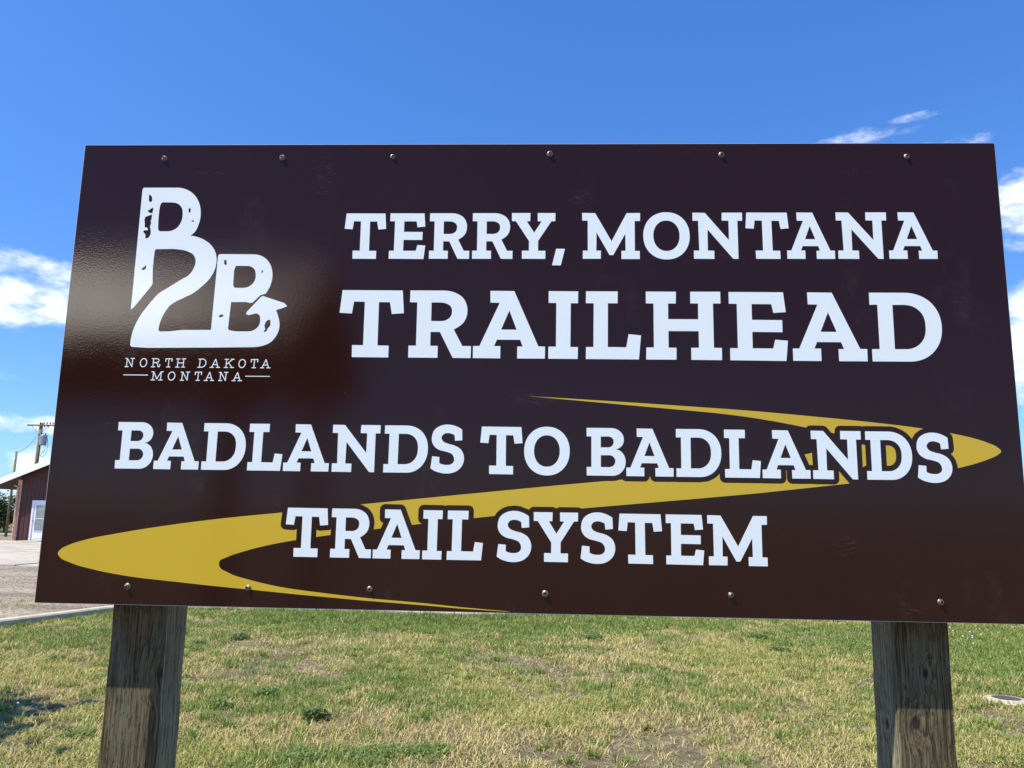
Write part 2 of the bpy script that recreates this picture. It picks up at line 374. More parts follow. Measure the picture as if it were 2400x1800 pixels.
# kerb line: straight run on the left, a tight corner, then along the back of the lawn
KP = [(-12.6, -6.9), (-9.75, 2.4), (-7.55, 9.34), (-7.0, 11.15), (-6.85, 11.5), (-6.55, 11.8), (-6.1, 11.95), (-4.6, 12.0), (-2.9, 11.72), (-1.86, 11.52), (-1.0, 11.52), (-0.3, 11.75), (0.7, 12.35), (2.2, 13.2), (5.0, 14.3), (24.0, 19.0)]
kp = []
for a, b in zip(KP, KP[1:]):
    n = max(1, int(math.dist(a, b) / 1.5))
    kp += [(a[0] + (b[0] - a[0]) * i / n, a[1] + (b[1] - a[1]) * i / n) for i in range(n)]
kp.append(KP[-1])
def sweep(path, profile):
    vs, fs, n = [], [], len(profile)
    for i, p in enumerate(path):
        a, b = path[max(i - 1, 0)], path[min(i + 1, len(path) - 1)]
        tv = Vector((b[0] - a[0], b[1] - a[1])).normalized(); nv = Vector((-tv.y, tv.x))
        for (o, zz) in profile:
            vs.append((p[0] + nv.x * o, p[1] + nv.y * o, zz))
    for i in range(len(path) - 1):
        for k in range(n):
            fs.append((i * n + k, i * n + (k + 1) % n, (i + 1) * n + (k + 1) % n, (i + 1) * n + k))
    fs.append(tuple(range(n))); fs.append(tuple((len(path) - 1) * n + k for k in range(n))[::-1])
    return vs, fs
rng = random.Random(4)
kj = [(x + rng.uniform(-.012, .012), y + rng.uniform(-.012, .012)) for x, y in kp]
vs, fs = sweep(kj, [(0.0, -0.1), (0.0, 0.095), (0.02, 0.115), (0.16, 0.118), (0.19, 0.10), (0.19, -0.1)])
kb = mesh('kerb', vs, fs, M['kerb']); tag(kb, kind='structure')
bm = bmesh.new(); bm.from_mesh(kb.data); bmesh.ops.recalc_face_normals(bm, faces=bm.faces); bm.to_mesh(kb.data); bm.free()
lawn_poly = [(x, y) for x, y in KP] + [(24, -6.9)]
lawn = mesh('lawn', [(x, y, 0.006) for x, y in lawn_poly[::-1]], [tuple(range(len(lawn_poly)))], M['thatch']); tag(lawn, kind='structure')
if lawn.data.polygons[0].normal.z < 0: lawn.data.flip_normals()

# concrete yard in front of the shed, cast in bays with open joints
apron = empty('concrete_apron', (0, 0, 0)); tag(apron, kind='structure')
ys = [21.7, 25.9, 31.5, 36.0, 40.36]; xs = [-52 + 5.2 * i for i in range(9)]
rng = random.Random(9)
for i in range(len(ys) - 1):
    for j in range(len(xs) - 1):
        h = 0.02 + rng.uniform(0, 0.025)
        MB().box(xs[j] + .03, xs[j + 1] - .03, ys[i] + .05, ys[i + 1] - .05, -0.1, h).build('slab', M['slab'], apron, 0.008)
road = mesh('road', [(-400, 50.2, .02), (200, 50.2, .02), (200, 52.6, .02), (-400, 52.6, .02)], [(0, 1, 2, 3)], M['slab']); tag(road, kind='structure')

# ------------------------------------------------------------------ sign lettering
def region(x0, y0, s): return lambda x, y: (x0 + x / s, y0 + y / s)
ZA = region(780, 450, 2212 / 720); ZB = region(1480, 450, 2.765); ZS = region(1150, 1180, 1770 / 160)
ZBB = region(1360, 990, 1531 / 120); ZR = region(950, 670, 1567 / 170); ZD = region(2020, 670, 1834 / 210)
ZM = region(1650, 900, 2.86); Z5 = region(300, 420, 1659 / 180); Z6 = region(300, 560, 1659 / 260); Z7 = region(490, 580, 1327 / 200)
P1 = region(790, 480, 2212 / 550); P2 = region(1340, 480, 2212 / 880)
L31 = region(240, 960, 4.424); L32 = region(700, 960, 4.424); L33 = region(1340, 980, 4.424); L34 = region(1780, 980, 2212 / 600)
LO = region(950, 900, 2.765); L41 = region(640, 1160, 2212 / 520); L42 = region(1140, 1160, 3.16); ZT = region(280, 820, 2212 / 370)

def spline(pts, n=6):
    """Outline points (x, y[, flag]): 0 corner, 1 smooth, 2 a straight run turning into a curve."""
    pts = [(p[0], p[1], p[2] if len(p) > 2 else 0) for p in pts]; N = len(pts); out = []
    def curved(a, b): return (a[2] == 1 or b[2] == 1) and True
    def unit(a, b):
        d = Vector((b[0] - a[0], b[1] - a[1])); return d.normalized() if d.length > 1e-9 else d
    tan = []
    for i, p in enumerate(pts):
        a, b = pts[i - 1], pts[(i + 1) % N]
        if p[2] == 1:
            la, lb = math.dist(a[:2], p[:2]), math.dist(p[:2], b[:2])
            tan.append((unit(a, p) * lb + unit(p, b) * la).normalized())
        elif p[2] == 2: tan.append(unit(p, b) if not curved(p, b) else unit(a, p))
        else: tan.append(None)
    for i, p in enumerate(pts):
        q = pts[(i + 1) % N]; out.append(p[:2])
        if not curved(p, q): continue
        L = math.dist(p[:2], q[:2]); u = unit(p, q)
        t0, t1 = tan[i], tan[(i + 1) % N]
        if t0 is None: t0 = (2 * u * u.dot(t1) - t1) if t1 is not None else u
        if t1 is None: t1 = 2 * u * u.dot(t0) - t0
        for k in range(1, n):
            s = k / n; h = (2*s**3-3*s*s+1, s**3-2*s*s+s, -2*s**3+3*s*s, s**3-s*s)
            out.append((h[0]*p[0]+h[1]*L*t0.x+h[2]*q[0]+h[3]*L*t1.x, h[0]*p[1]+h[1]*L*t0.y+h[2]*q[1]+h[3]*L*t1.y))
    return out
def ell(cx, cy, a, b, n=56, e=2.12):
    o = []
    for k in range(n):
        t_ = 2 * math.pi * k / n; c_, s_ = math.cos(t_), math.sin(t_)
        o.append((cx + a * math.copysign(abs(c_) ** (2 / e), c_), cy + b * math.copysign(abs(s_) ** (2 / e), s_)))
    return o
# glyph: (zoom, contours, top-left reference, bottom-left reference)
G = {
 'T': (ZA, [[(72,710),(502,713),(510,875),(423,881),(411,797),(332,796),(321,1106),(401,1107),(398,1192),(137,1189),(139,1103),(218,1104),(231,794),(154,792),(138,877),(50,872)]], (72,710), (137,1189)),
 'R': (ZR, [[(115,115),(800,118,2),(1050,155,1),(1240,275,1),(1335,550,1),(1260,790,1),(1150,890,1),(1042,950),(1225,1306),(1410,1306),(1402,1565),(1018,1560),(745,1005),(545,1003),(538,1300),(698,1302),(692,1558),(65,1552),(73,1296),(232,1297),(262,370),(105,368)],
            [(567,373),(740,374,2),(880,395,1),(985,470,1),(1005,560,1),(970,680,1),(880,750,1),(740,772,2),(557,770)]], (115,115), (65,1552)),
 'A': (ZA, [[(1134,718),(1304,720),(1475,1114),(1523,1115),(1521,1201),(1324,1200),(1325,1115),(1363,1115),(1346,1067),(1180,1066),(1160,1111),(1205,1112),(1203,1199),(1008,1197),(1010,1111),(1055,1111),(1200,804),(1134,802)],
            [(1269,858),(1320,995),(1210,994)]], (1134,718), (1008,1197)),
 'I': (ZA, [[(1555,719),(1765,721),(1763,806),(1712,805),(1709,1118),(1763,1118),(1761,1203),(1551,1201),(1552,1115),(1606,1115),(1609,804),(1554,803)]], (1555,719), (1551,1201)),
 'L': (ZA, [[(1823,719),(2050,720),(2049,805),(1980,805),(1979,1118),(2111,1120),(2128,1026),(2217,1035),(2202,1207),(1822,1204),(1823,1118),(1876,1118),(1878,805),(1822,804)]], (1823,719), (1822,1204)),
 'H': (ZB, [[(92,647),(287,648),(286,724),(236,724),(237,825),(431,826),(430,724),(380,723),(379,648),(573,648),(575,724),(526,724),(533,1010),(584,1011),(585,1090),(387,1088),(386,1010),(436,1010),(434,903),(239,902),(240,1009),(291,1010),(291,1087),(95,1086),(96,1008),(145,1008),(142,724),(93,723)]], (92,647), (95,1086)),
 'E': (ZB, [[(628,648),(980,650),(998,778),(918,784),(904,727),(777,726),(780,828),(975,830),(977,908),(782,906),(785,1012),(917,1013),(930,956),(1012,963),(1003,1094),(640,1089),(639,1011),(689,1011),(681,725),(630,724)]], (628,648), (640,1089)),
 'D': (ZD, [[(142,133),(850,135,2),(1130,175,1),(1380,305,1),(1560,520,1),(1650,870,1),(1600,1180,1),(1430,1410,1),(1200,1530,1),(980,1556,2),(222,1552),(208,1298),(368,1298),(315,382),(155,382)],
            [(628,385),(860,385,2),(1080,435,1),(1230,560,1),(1315,850,1),(1270,1100,1),(1120,1250,1),(930,1300,2),(682,1300)]], (142,133), (222,1552)),
 'B': (ZBB, [[(188,153),(920,160,2),(1140,225,1),(1265,360,1),(1300,510,1),(1250,680,1),(1150,765,1),(1050,797),(1180,835,1),(1310,980,1),(1355,1180,1),(1300,1390,1),(1170,1525,1),(960,1585,2),(195,1575),(190,1320),(332,1318),(332,408),(190,408)],
             [(612,412),(830,412,2),(950,455,1),(997,570,1),(950,690,1),(830,738,2),(612,738)], [(615,970),(860,970,2),(985,1015,1),(1048,1145,1),(990,1280,1),(860,1328,2),(615,1326)]], (188,153), (195,1575)),
 'S': (ZS, [[(990,312),(997,600),(803,615),(790,462),(690,415,1),(590,402,1),(490,440,1),(442,530,1),(480,620,1),(610,690,1),(800,745,1),(970,860,1),(1048,1060,1),(1000,1290,1),(850,1440,1),(620,1500,1),(380,1470,1),(250,1420,1),(153,1352),(197,1030),(390,1050),(388,1215),(470,1250,1),(590,1268,1),(710,1245,1),(775,1180,1),(782,1080,1),(735,985,1),(560,905,1),(390,860,1),(260,770,1),(190,640,1),(188,480,1),(250,320,1),(390,215,1),(610,172,1),(820,215,1)]], None, (153,1352)),
 'Y': (ZA, [[(1290,157),(1423,157),(1421,216),(1396,216),(1449,298),(1503,217),(1475,216),(1475,157),(1602,157),(1601,215),(1573,216),(1478,356),(1477,428),(1530,428),(1529,486),(1361,485),(1361,427),(1411,427),(1412,357),(1319,216),(1290,215)]], (1290,157), (1361,485)),
 ',': (ZA, [[(1608,408),(1671,409),(1641,528),(1578,527)]], None, (1578,527)),
 'M': (ZM, [[(20,881),(110,884),(228,1091),(327,887),(420,888),(421,946),(384,946),(391,1164),(425,1165),(427,1224),(300,1222),(298,1162),(327,1162),(322,1037),(243,1192),(217,1192),(123,1025),(125,1158),(157,1159),(157,1218),(33,1216),(32,1157),(66,1157),(60,938),(22,937)]], (20,881), (33,1216)),
 'N': (ZB, [[(393,135),(473,136),(629,312),(626,187),(582,186),(582,135),(713,135),(714,187),(683,187),(691,433),(657,432),(491,243),(493,379),(535,380),(536,433),(404,432),(403,379),(438,379),(430,187),(394,187)]], (393,135), (404,432)),
}
def mm(z, p): return sgn(z(p[0], p[1]))
LINES = {
 1: dict(cap=[(P1,(92,78),(146,503)),(P2,(1921,43),(1871,318))], halo=False,
    let=[('T',P1,146,503),('E',P1,486,508),('R',P1,865,511),('R',P1,1272,513),('Y',P1,1742,514),(',',P1,2026,571),('M',P2,65,321),('O',P2,421,185),('N',P2,720,318),('T',P2,1086,318),('A',P2,1270,318),('N',P2,1571,319),('A',P2,1871,318)]),
 2: dict(cap=[(ZR,(115,115),(65,1552)),(ZD,(142,133),(222,1552))], halo=False,
    let=[('T',ZA,137,1189),('R',ZA,543,1192),('A',ZA,1008,1197),('I',ZA,1551,1201),('L',ZA,1822,1204),('H',ZB,95,1086),('E',ZB,640,1089),('A',ZB,1048,1096),('D',ZB,1562,1098)]),
 3: dict(cap=[(L31,(178,131),(128,614)),(L34,(912,122),(932,538))], halo=True,
    let=[('B',L31,128,614),('A',L31,527,620),('D',L31,1022,626),('L',L31,1499,633),('A',L31,1871,637),('N',L32,341,641),('D',L32,876,648),('S',L32,1366,607),('T',L32,1975,658),('O',LO,770,430),
         ('B',L33,156,586),('A',L33,566,598),('D',L33,1086,605),('L',L33,1590,620),('A',L34,28,521),('N',L34,465,527),('D',L34,932,538),('S',L34,1368,512)]),
 4: dict(cap=[(L41,(155,132),(203,621)),(L42,(1633,153),(1648,523))], halo=True,
    let=[('T',L41,203,621),('R',L41,567,625),('A',L41,992,632),('I',L41,1486,636),('L',L41,1730,640),('S',L42,76,455),('Y',L42,427,493),('S',L42,697,468),('T',L42,1051,507),('E',L42,1332,515),('M',L42,1648,523)]),
}
def cap_of(l): return sum(mm(z_, a)[1] - mm(z_, b)[1] for z_, a, b in LINES[l]['cap']) / len(LINES[l]['cap'])
CAP = {l: cap_of(l) for l in LINES}
SRC_CAP = {'S': CAP[4], ',': CAP[1], 'O': CAP[1]}
UNIT = {}
for ch, (zz, cs, top, bot) in G.items():
    b = mm(zz, bot); cap = SRC_CAP.get(ch) or (mm(zz, top)[1] - b[1])
    cont = []
    for c_ in cs:
        w_ = [(*mm(zz, p), p[2] if len(p) > 2 else 0) for p in c_]
        cont.append([((x - b[0]) / cap, (y - b[1]) / cap) for x, y in spline(w_)])
    UNIT[ch] = cont
oc = mm(ZB, (77, 285)); oo = mm(ZB, (378, 285)); ot = mm(ZB, (228, 132)); ob = mm(ZB, (228, 438))
il = mm(ZB, (142, 285)); ir = mm(ZB, (312, 285)); it = mm(ZB, (228, 186)); ib = mm(ZB, (228, 383))
k = CAP[1]
OUTR = ((oo[0] - oc[0]) / 2 / k, (ot[1] - ob[1]) / 2 / k); INNR = ((ir[0] - il[0]) / 2 / k, (it[1] - ib[1]) / 2 / k)
UNIT['O'] = [ell(OUTR[0], 0.5, *OUTR), ell(OUTR[0], 0.5, *INNR)]

def baseline(l):                       # least-squares baseline of a line from the letters that stand on it
    pts = [mm(z_, (x, y)) for ch, z_, x, y in LINES[l]['let'] if ch not in 'SO,']
    n = len(pts); mx = sum(p[0] for p in pts) / n; mz = sum(p[1] for p in pts) / n
    s = sum((p[0] - mx) * (p[1] - mz) for p in pts) / sum((p[0] - mx) ** 2 for p in pts)
    return lambda x: mz + s * (x - mx)

sign = empty('trailhead_sign', (0, 0, 0))
tag(sign, 'large brown trailhead sign with white lettering and yellow swoosh on two wooden posts', 'sign')
panel = MB().box(-SIGN_W/2, SIGN_W/2, 0.0, 0.006, SIGN_Z, SIGN_Z + SIGN_H).build('panel', M['edge'], sign)
def flat(name, contours_mm, y, mat, parent):
    loops = [[Vector((x / 1000, y, zz / 1000)) for x, zz in c] for c in contours_mm]
    tris = tessellate_polygon(loops); vs = [v for lp in loops for v in lp]
    o = mesh(name, vs, tris, mat, parent)
    fix_front(o.data); return o
def fix_front(me):
    bm = bmesh.new(); bm.from_mesh(me)
    for f in bm.faces:
        f.normal_update()
        if f.normal.y > 0: f.normal_flip()
    bm.to_mesh(me); bm.free()
e = 1.0
x0, x1, zb_, zt_ = -SIGN_W*500 + e, SIGN_W*500 - e, SIGN_Z*1000 + e, (SIGN_Z + SIGN_H)*1000 - e
flat('brown_film', [[(x0, zb_), (x1, zb_), (x1, zt_), (x0, zt_)]], -0.0005, M['brown'], panel)

halo_loops = []
for l, dct in LINES.items():
    bl = baseline(l)
    for i, (ch, z_, x, y) in enumerate(dct['let']):
        p = mm(z_, (x, y)); k = CAP[l]
        base = bl(p[0])
        if ch == 'S': oz = p[1]
        elif ch == ',': oz = p[1]
        else: oz = base
        xs_ = {1: 0.935, 2: 1.0, 3: 0.946, 4: 0.942}[l] if ch in 'TRAILHED' else 1.0
        cs = [[(p[0] + u * k * xs_, oz + v * k) for u, v in c_] for c_ in UNIT[ch]]
        flat('letter', cs, -0.0011, M['white'], panel)
        if dct['halo']: halo_loops.append(cs)

# yellow swoosh, cut away around the letters that cross it
SW = [(1239,928.6),(1650,955.0,1),(1750,962.2,1),(1895,975.2,1),(2035,989,1),(2157,1003.8,1),(2230,1016,1),(2270,1024.3,1),(2312,1037,1),(2338,1049,1),(2346,1058,1),(2340,1065,1),(2322,1074,1),(2284,1087.3,1),(2246,1097,1),
      (1988,1133.5,2),(1780,1155.8),(1650,1167.5),(1413,1187.5),(1158,1209.2),(1110,1214.5),(990,1227.5),(877,1240.4),(776,1253.6,1),(694,1265.6,1),(618,1280.1,1),(566,1294,1),(532,1306,1),(514,1317,1),(514.5,1327,1),(535,1342,1),(584,1358.5,1),(652,1374.6,1),(755,1389.4,1),(858,1401.4,1),(1000,1414.3,1),(1058,1420.6,1),(1196,1433.2),
      (1186,1433.4),(1077,1426.2),(1000,1419.2),(858,1408),(700,1393.5),(584,1381.5),(411,1363.4,1),(289,1348.5,1),(217,1334,1),(163,1317.7,1),(140,1305,1),(136,1297,1),(143,1287,1),(161,1277.5,1),(199,1265.3,1),(271,1250.8,1),(400,1230.2,1),(530,1214,1),(662,1201.1,2),
      (848,1181.9),(1072,1160),(1312,1137),(1456,1124.2),(1640,1103.5,1),(1780,1084,1),(1885,1065.4,1),(1930,1054,1),(1972,1037,1),(1968,1024,1),(1930,1011.5,1),(1880,1000.4,1),(1760,978.8,1),(1650,965.6,2)]
sw = [sgn(p) + ((p[2],) if len(p) > 2 else ()) for p in SW]
sw = spline(sw, 5)
sw = [(x, max(zz, SIGN_Z*1000 + 2.0)) for x, zz in sw]
def area(p): return sum(a[0]*b[1]-b[0]*a[1] for a, b in zip(p, p[1:]+p[:1])) / 2
HW = 13.2
V2, FF = [], []
def addface(p):
    if abs(area(p)) < 1e-3: return
    if area(p) < 0: p = p[::-1]
    b = len(V2); V2.extend(Vector(q) for q in p); FF.append(list(range(b, b + len(p))))
def thin(c, tol=0.35):
    out = [c[0]]
    for i in range(1, len(c) - 1):
        a, p, b = Vector(out[-1]), Vector(c[i]), Vector(c[i + 1])
        if (p - a).length < 0.4: continue
        d = (b - a); dist = abs(d.x*(p-a).y - d.y*(p-a).x) / max(d.length, 1e-6)
        if dist > tol: out.append(c[i])
    out.append(c[-1]); return out
addface(sw)
sxs = [p[0] for p in sw]
for cs in halo_loops:
    cs = [thin(c_) for c_ in cs]
    if max(p[0] for p in cs[0]) < -560 and cs[0][0][1] > 1700: continue
    for c_ in cs:
        for a, b in zip(c_, c_[1:] + c_[:1]):
            d = Vector((b[0]-a[0], b[1]-a[1]));
            if d.length < 1e-6: continue
            d.normalize(); n_ = Vector((-d.y, d.x)) * HW
            addface([(a[0]-n_.x, a[1]-n_.y), (b[0]-n_.x, b[1]-n_.y), (b[0]+n_.x, b[1]+n_.y), (a[0]+n_.x, a[1]+n_.y)])
        for a in c_:
            addface([(a[0] + HW*math.cos(2*math.pi*q/14 + .1), a[1] + HW*math.sin(2*math.pi*q/14 + .1)) for q in range(14)])
    lp = [[Vector((x, y, 0)) for x, y in c_] for c_ in cs]; fl = [v for q in lp for v in q]
    for tri in tessellate_polygon(lp): addface([(fl[i].x, fl[i].y) for i in tri])
vo, eo, fo, ov, oe, of = delaunay_2d_cdt(V2, [], FF, 0, 1e-3)
tri = np.array([f for f in fo if len(f) == 3]); vv = np.array([(v.x, v.y) for v in vo]); cen = vv[tri].mean(1)
def in_poly(P, q):
    ok_ = np.zeros(len(q), bool)
    for (xa, ya), (xb, yb) in zip(P, P[1:] + P[:1]):
        ok_ ^= ((ya > q[:, 1]) != (yb > q[:, 1])) & (q[:, 0] < (xb - xa) * (q[:, 1] - ya) / (yb - ya + 1e-12) + xa)
    return ok_
sel = in_poly(sw, cen); tri, cen = tri[sel], cen[sel]
good = np.ones(len(tri), bool)
for cs in halo_loops:
    cs = [thin(c_) for c_ in cs]
    xa, xb = min(p[0] for p in cs[0]) - HW, max(p[0] for p in cs[0]) + HW
    ya, yb = min(p[1] for p in cs[0]) - HW, max(p[1] for p in cs[0]) + HW
    ii = np.where(good & (cen[:, 0] > xa) & (cen[:, 0] < xb) & (cen[:, 1] > ya) & (cen[:, 1] < yb))[0]
    if not len(ii): continue
    q = cen[ii]; bad = np.zeros(len(ii), bool)
    for c_ in cs: bad ^= in_poly(c_, q)
    for c_ in cs:
        for A, B in zip(c_, c_[1:] + c_[:1]):
            A, B = np.array(A), np.array(B); d = B - A; l2 = max(d @ d, 1e-9)
            u = np.clip(((q - A) @ d) / l2, 0, 1); bad |= np.hypot(*(q - A - u[:, None] * d).T) < HW * 0.992
    good[ii] &= ~bad
keep = [tuple(int(i) for i in f) for f in tri[good]]
par = {}                              # drop stray slivers: pieces of less than 60 square millimetres
def root_of(i):
    while par.setdefault(i, i) != i: par[i] = par[par[i]]; i = par[i]
    return i
for f in keep:
    for i in f[1:]: par[root_of(i)] = root_of(f[0])
size = {}
for f in keep: size[root_of(f[0])] = size.get(root_of(f[0]), 0) + abs(area([tuple(vv[i]) for i in f]))
keep = [f for f in keep if size[root_of(f[0])] > 60]
used = sorted({i for f in keep for i in f}); ix = {v: i for i, v in enumerate(used)}
yo = mesh('swoosh', [(vo[i].x/1000, -0.0008, vo[i].y/1000) for i in used], [[ix[i] for i in f] for f in keep], M['yellow'], panel); fix_front(yo.data)

# emblem
def run(z_, pts): return [(*mm(z_, p), p[2] if len(p) > 2 else 0) for p in pts]
emb = (run(Z5, [(318,230),(345,187),(1080,187,2),(1250,220,1),(1420,325,1),(1530,490,1),(1575,740,1),(1530,980,1),(1440,1150,1),(1350,1222),(1480,1245,1),(1640,1308,1)])
  + run(Z6, [(1240,90,1),(1305,190,1),(1327,310,1),(1300,460,1),(1220,600,1),(1110,710,1),(980,810,1),(830,885,1),(700,950,1),(640,990,1),(560,1090,1),(490,1230,1),(457,1365),(480,1386),(620,1383,1),(850,1362,2),(1243,1362),(1350,250)])
  + run(Z7, [(170,105),(680,108,2),(830,140,1),(930,225,1),(988,400,1),(960,580,1),(880,720),(800,745),(680,858),(640,865),(575,850),(345,850),(297,1260),(310,1285),(400,1303,1),(520,1307,1),(700,1285,1),(780,1210,1),(798,1130,1),(775,1045,1),(745,1028,1),(680,1040,1),(620,1055),(575,1035),(590,1003),(812,768),(840,756),(1170,865),(1218,915),(1130,950),(1060,968),(1045,985),(1085,1100,1),(1097,1230,1),(1050,1370,1),(950,1480,1),(800,1538,1),(640,1552,2),(0,1558)])
  + run(Z6, [(300,1630),(60,1615),(35,1590),(55,1450,1),(110,1290,1),(220,1100,1),(340,950,1),(460,820,1),(620,720,1),(780,620,1),(920,535,1),(990,430,1),(1015,330,1),(985,245,1),(900,190,1),(770,160,1),(630,152,2),(425,155),(405,175),(378,400,1),(372,520,1),(372,670),(350,710),(85,1030),(45,1057)]))
holes = [run(Z5, [(760,502,2),(950,505,2),(1100,545,1),(1170,630,1),(1185,740,1),(1150,930,1),(1040,1070,1),(860,1128,2),(690,1128),(655,1090),(672,760,1),(690,620,1),(720,530,1)]),
  run(Z7, [(430,287,2),(610,290,2),(700,330,1),(728,420,1),(705,530,1),(620,610,1),(480,630,2),(400,628),(380,605),(388,430,1),(405,320,1)]),
  run(Z5, [(460,335),(500,355),(525,390),(525,480),(505,495),(470,490),(455,460)]),
  run(Z5, [(425,690),(540,615),(552,650),(530,740),(470,730)]),
  run(Z5, [(522,765),(515,860),(495,900),(505,950),(480,1030),(498,1130),(490,1200),(450,1265),(380,1290),(380,1200),(340,1150),(335,1120),(360,1105),(430,1105),(432,1070),(410,1048),(365,1045),(368,960),(358,880),(380,820),(450,790)]),
  run(Z5, [(1315,640),(1345,625),(1360,650),(1350,720),(1330,730),(1312,700)]), run(Z5, [(1375,910),(1405,885),(1438,905),(1405,928)]),
  run(Z6, [(205,445),(250,415),(265,390),(280,415),(270,450),(235,470),(205,462)]), run(Z6, [(1440,315),(1475,320),(1480,380),(1470,395),(1440,380)]),
  run(Z6, [(1355,1150),(1400,1128),(1432,1140),(1420,1165),(1380,1180)]), run(Z7, [(843,355),(838,385),(820,405),(812,385),(825,360)]),
  run(Z7, [(945,1125),(958,1140),(955,1215),(915,1260),(890,1310),(860,1318),(850,1305),(875,1275),(862,1215),(885,1155),(920,1128)])]
eo_ = flat('emblem', [spline(emb, 6)] + [spline(h, 4) for h in holes], -0.0011, M['white'], panel)
eo_['label'] = 'white emblem of a B, a 2 and a smaller B ending in an arrow'

# small typewriter lettering under the emblem: unit strokes, u across, v up
TY = {
 'N': [[(.04,0),(.40,0)],[(.20,0),(.20,1)],[(.02,1),(.22,1)],[(.22,1),(.80,0)],[(.80,0),(.80,1)],[(.60,1),(1,1)]],
 'O': [[(.5+.46*math.cos(a),.5+.5*math.sin(a)) for a in [2*math.pi*i/20 for i in range(21)]]],
 'R': [[(0,0),(.44,0)],[(.20,0),(.20,1)],[(0,1),(.58,1),(.80,.93),(.86,.76),(.80,.60),(.58,.52),(.20,.52)],[(.55,.52),(.74,.40),(.78,.12),(.86,.0),(1,.03),(1.02,.28)]],
 'T': [[(.24,0),(.78,0)],[(.50,0),(.50,1)],[(.02,.70),(.02,1),(.98,1),(.98,.70)]],
 'H': [[(0,0),(.38,0)],[(.62,0),(1,0)],[(0,1),(.38,1)],[(.62,1),(1,1)],[(.19,0),(.19,1)],[(.81,0),(.81,1)],[(.19,.5),(.81,.5)]],
 'D': [[(0,0),(.50,0),(.78,.12),(.93,.34),(.95,.55),(.88,.8),(.70,.96),(.50,1),(.02,1)],[(.20,0),(.20,1)]],
 'A': [[(-.02,0),(.34,0)],[(.66,0),(1.04,0)],[(.14,0),(.50,1),(.86,0)],[(.26,.34),(.74,.34)]],
 'K': [[(0,0),(.38,0)],[(0,1),(.38,1)],[(.19,0),(.19,1)],[(.19,.36),(.84,1)],[(.42,.56),(.86,0)],[(.66,1),(.98,1)],[(.66,0),(1.02,0)]],
 'M': [[(0,0),(.32,0)],[(.68,0),(1,0)],[(.16,0),(.16,1)],[(.84,0),(.84,1)],[(0,1),(.18,1),(.50,.12),(.82,1),(1,1)]],
}
ROW = [('N',70,212,1),('O',280,392,1),('R',443,572,1),('T',635,740,1),('H',783,927,1),('D',1095,1222,1),('A',1270,1412,1),('K',1463,1608,1),('O',1660,1773,1),('T',1832,1940,1),('A',1975,2118,1),
       ('M',438,612,2),('O',672,786,2),('N',845,985,2),('T',1048,1153,2),('A',1187,1328,2),('N',1380,1520,2),('A',1577,1718,2)]
def strokes(name, lines_px, w_mm, parent):
    global V2, FF
    V2, FF = [], []
    for ln in lines_px:
        q = [mm(ZT, p) for p in ln]
        for a, b in zip(q, q[1:]):
            d = Vector((b[0]-a[0], b[1]-a[1])); d.normalize(); n_ = Vector((-d.y, d.x)) * w_mm / 2
            addface([(a[0]-n_.x, a[1]-n_.y), (b[0]-n_.x, b[1]-n_.y), (b[0]+n_.x, b[1]+n_.y), (a[0]+n_.x, a[1]+n_.y)])
        for a in q: addface([(a[0] + w_mm/2*math.cos(2*math.pi*i/8), a[1] + w_mm/2*math.sin(2*math.pi*i/8)) for i in range(8)])
    vo, eo, fo, ov, oe, of = delaunay_2d_cdt(V2, [], FF, 0, 1e-4)
    kp_ = [f for f, src in zip(fo, of) if src]
    o = mesh(name, [(v.x/1000, -0.0011, v.y/1000) for v in vo], kp_, M['white'], parent); fix_front(o.data); return o
for ch, xl, xr, row in ROW:
    yb = (241 + (xl - 70) * 0.0088) if row == 1 else (428 + (xl - 438) * 0.0088)
    sl = 14; w_ = xr - xl - sl; h_ = 123
    strokes('letter', [[(xl + u * w_ + v * sl + 4, yb - 5 - v * (h_ - 8)) for u, v in s_] for s_ in TY[ch]], 2.35, panel)
strokes('dash', [[(61, 351), (398, 354)]], 2.1, panel); strokes('dash', [[(1769, 370), (2107, 373)]], 2.1, panel)

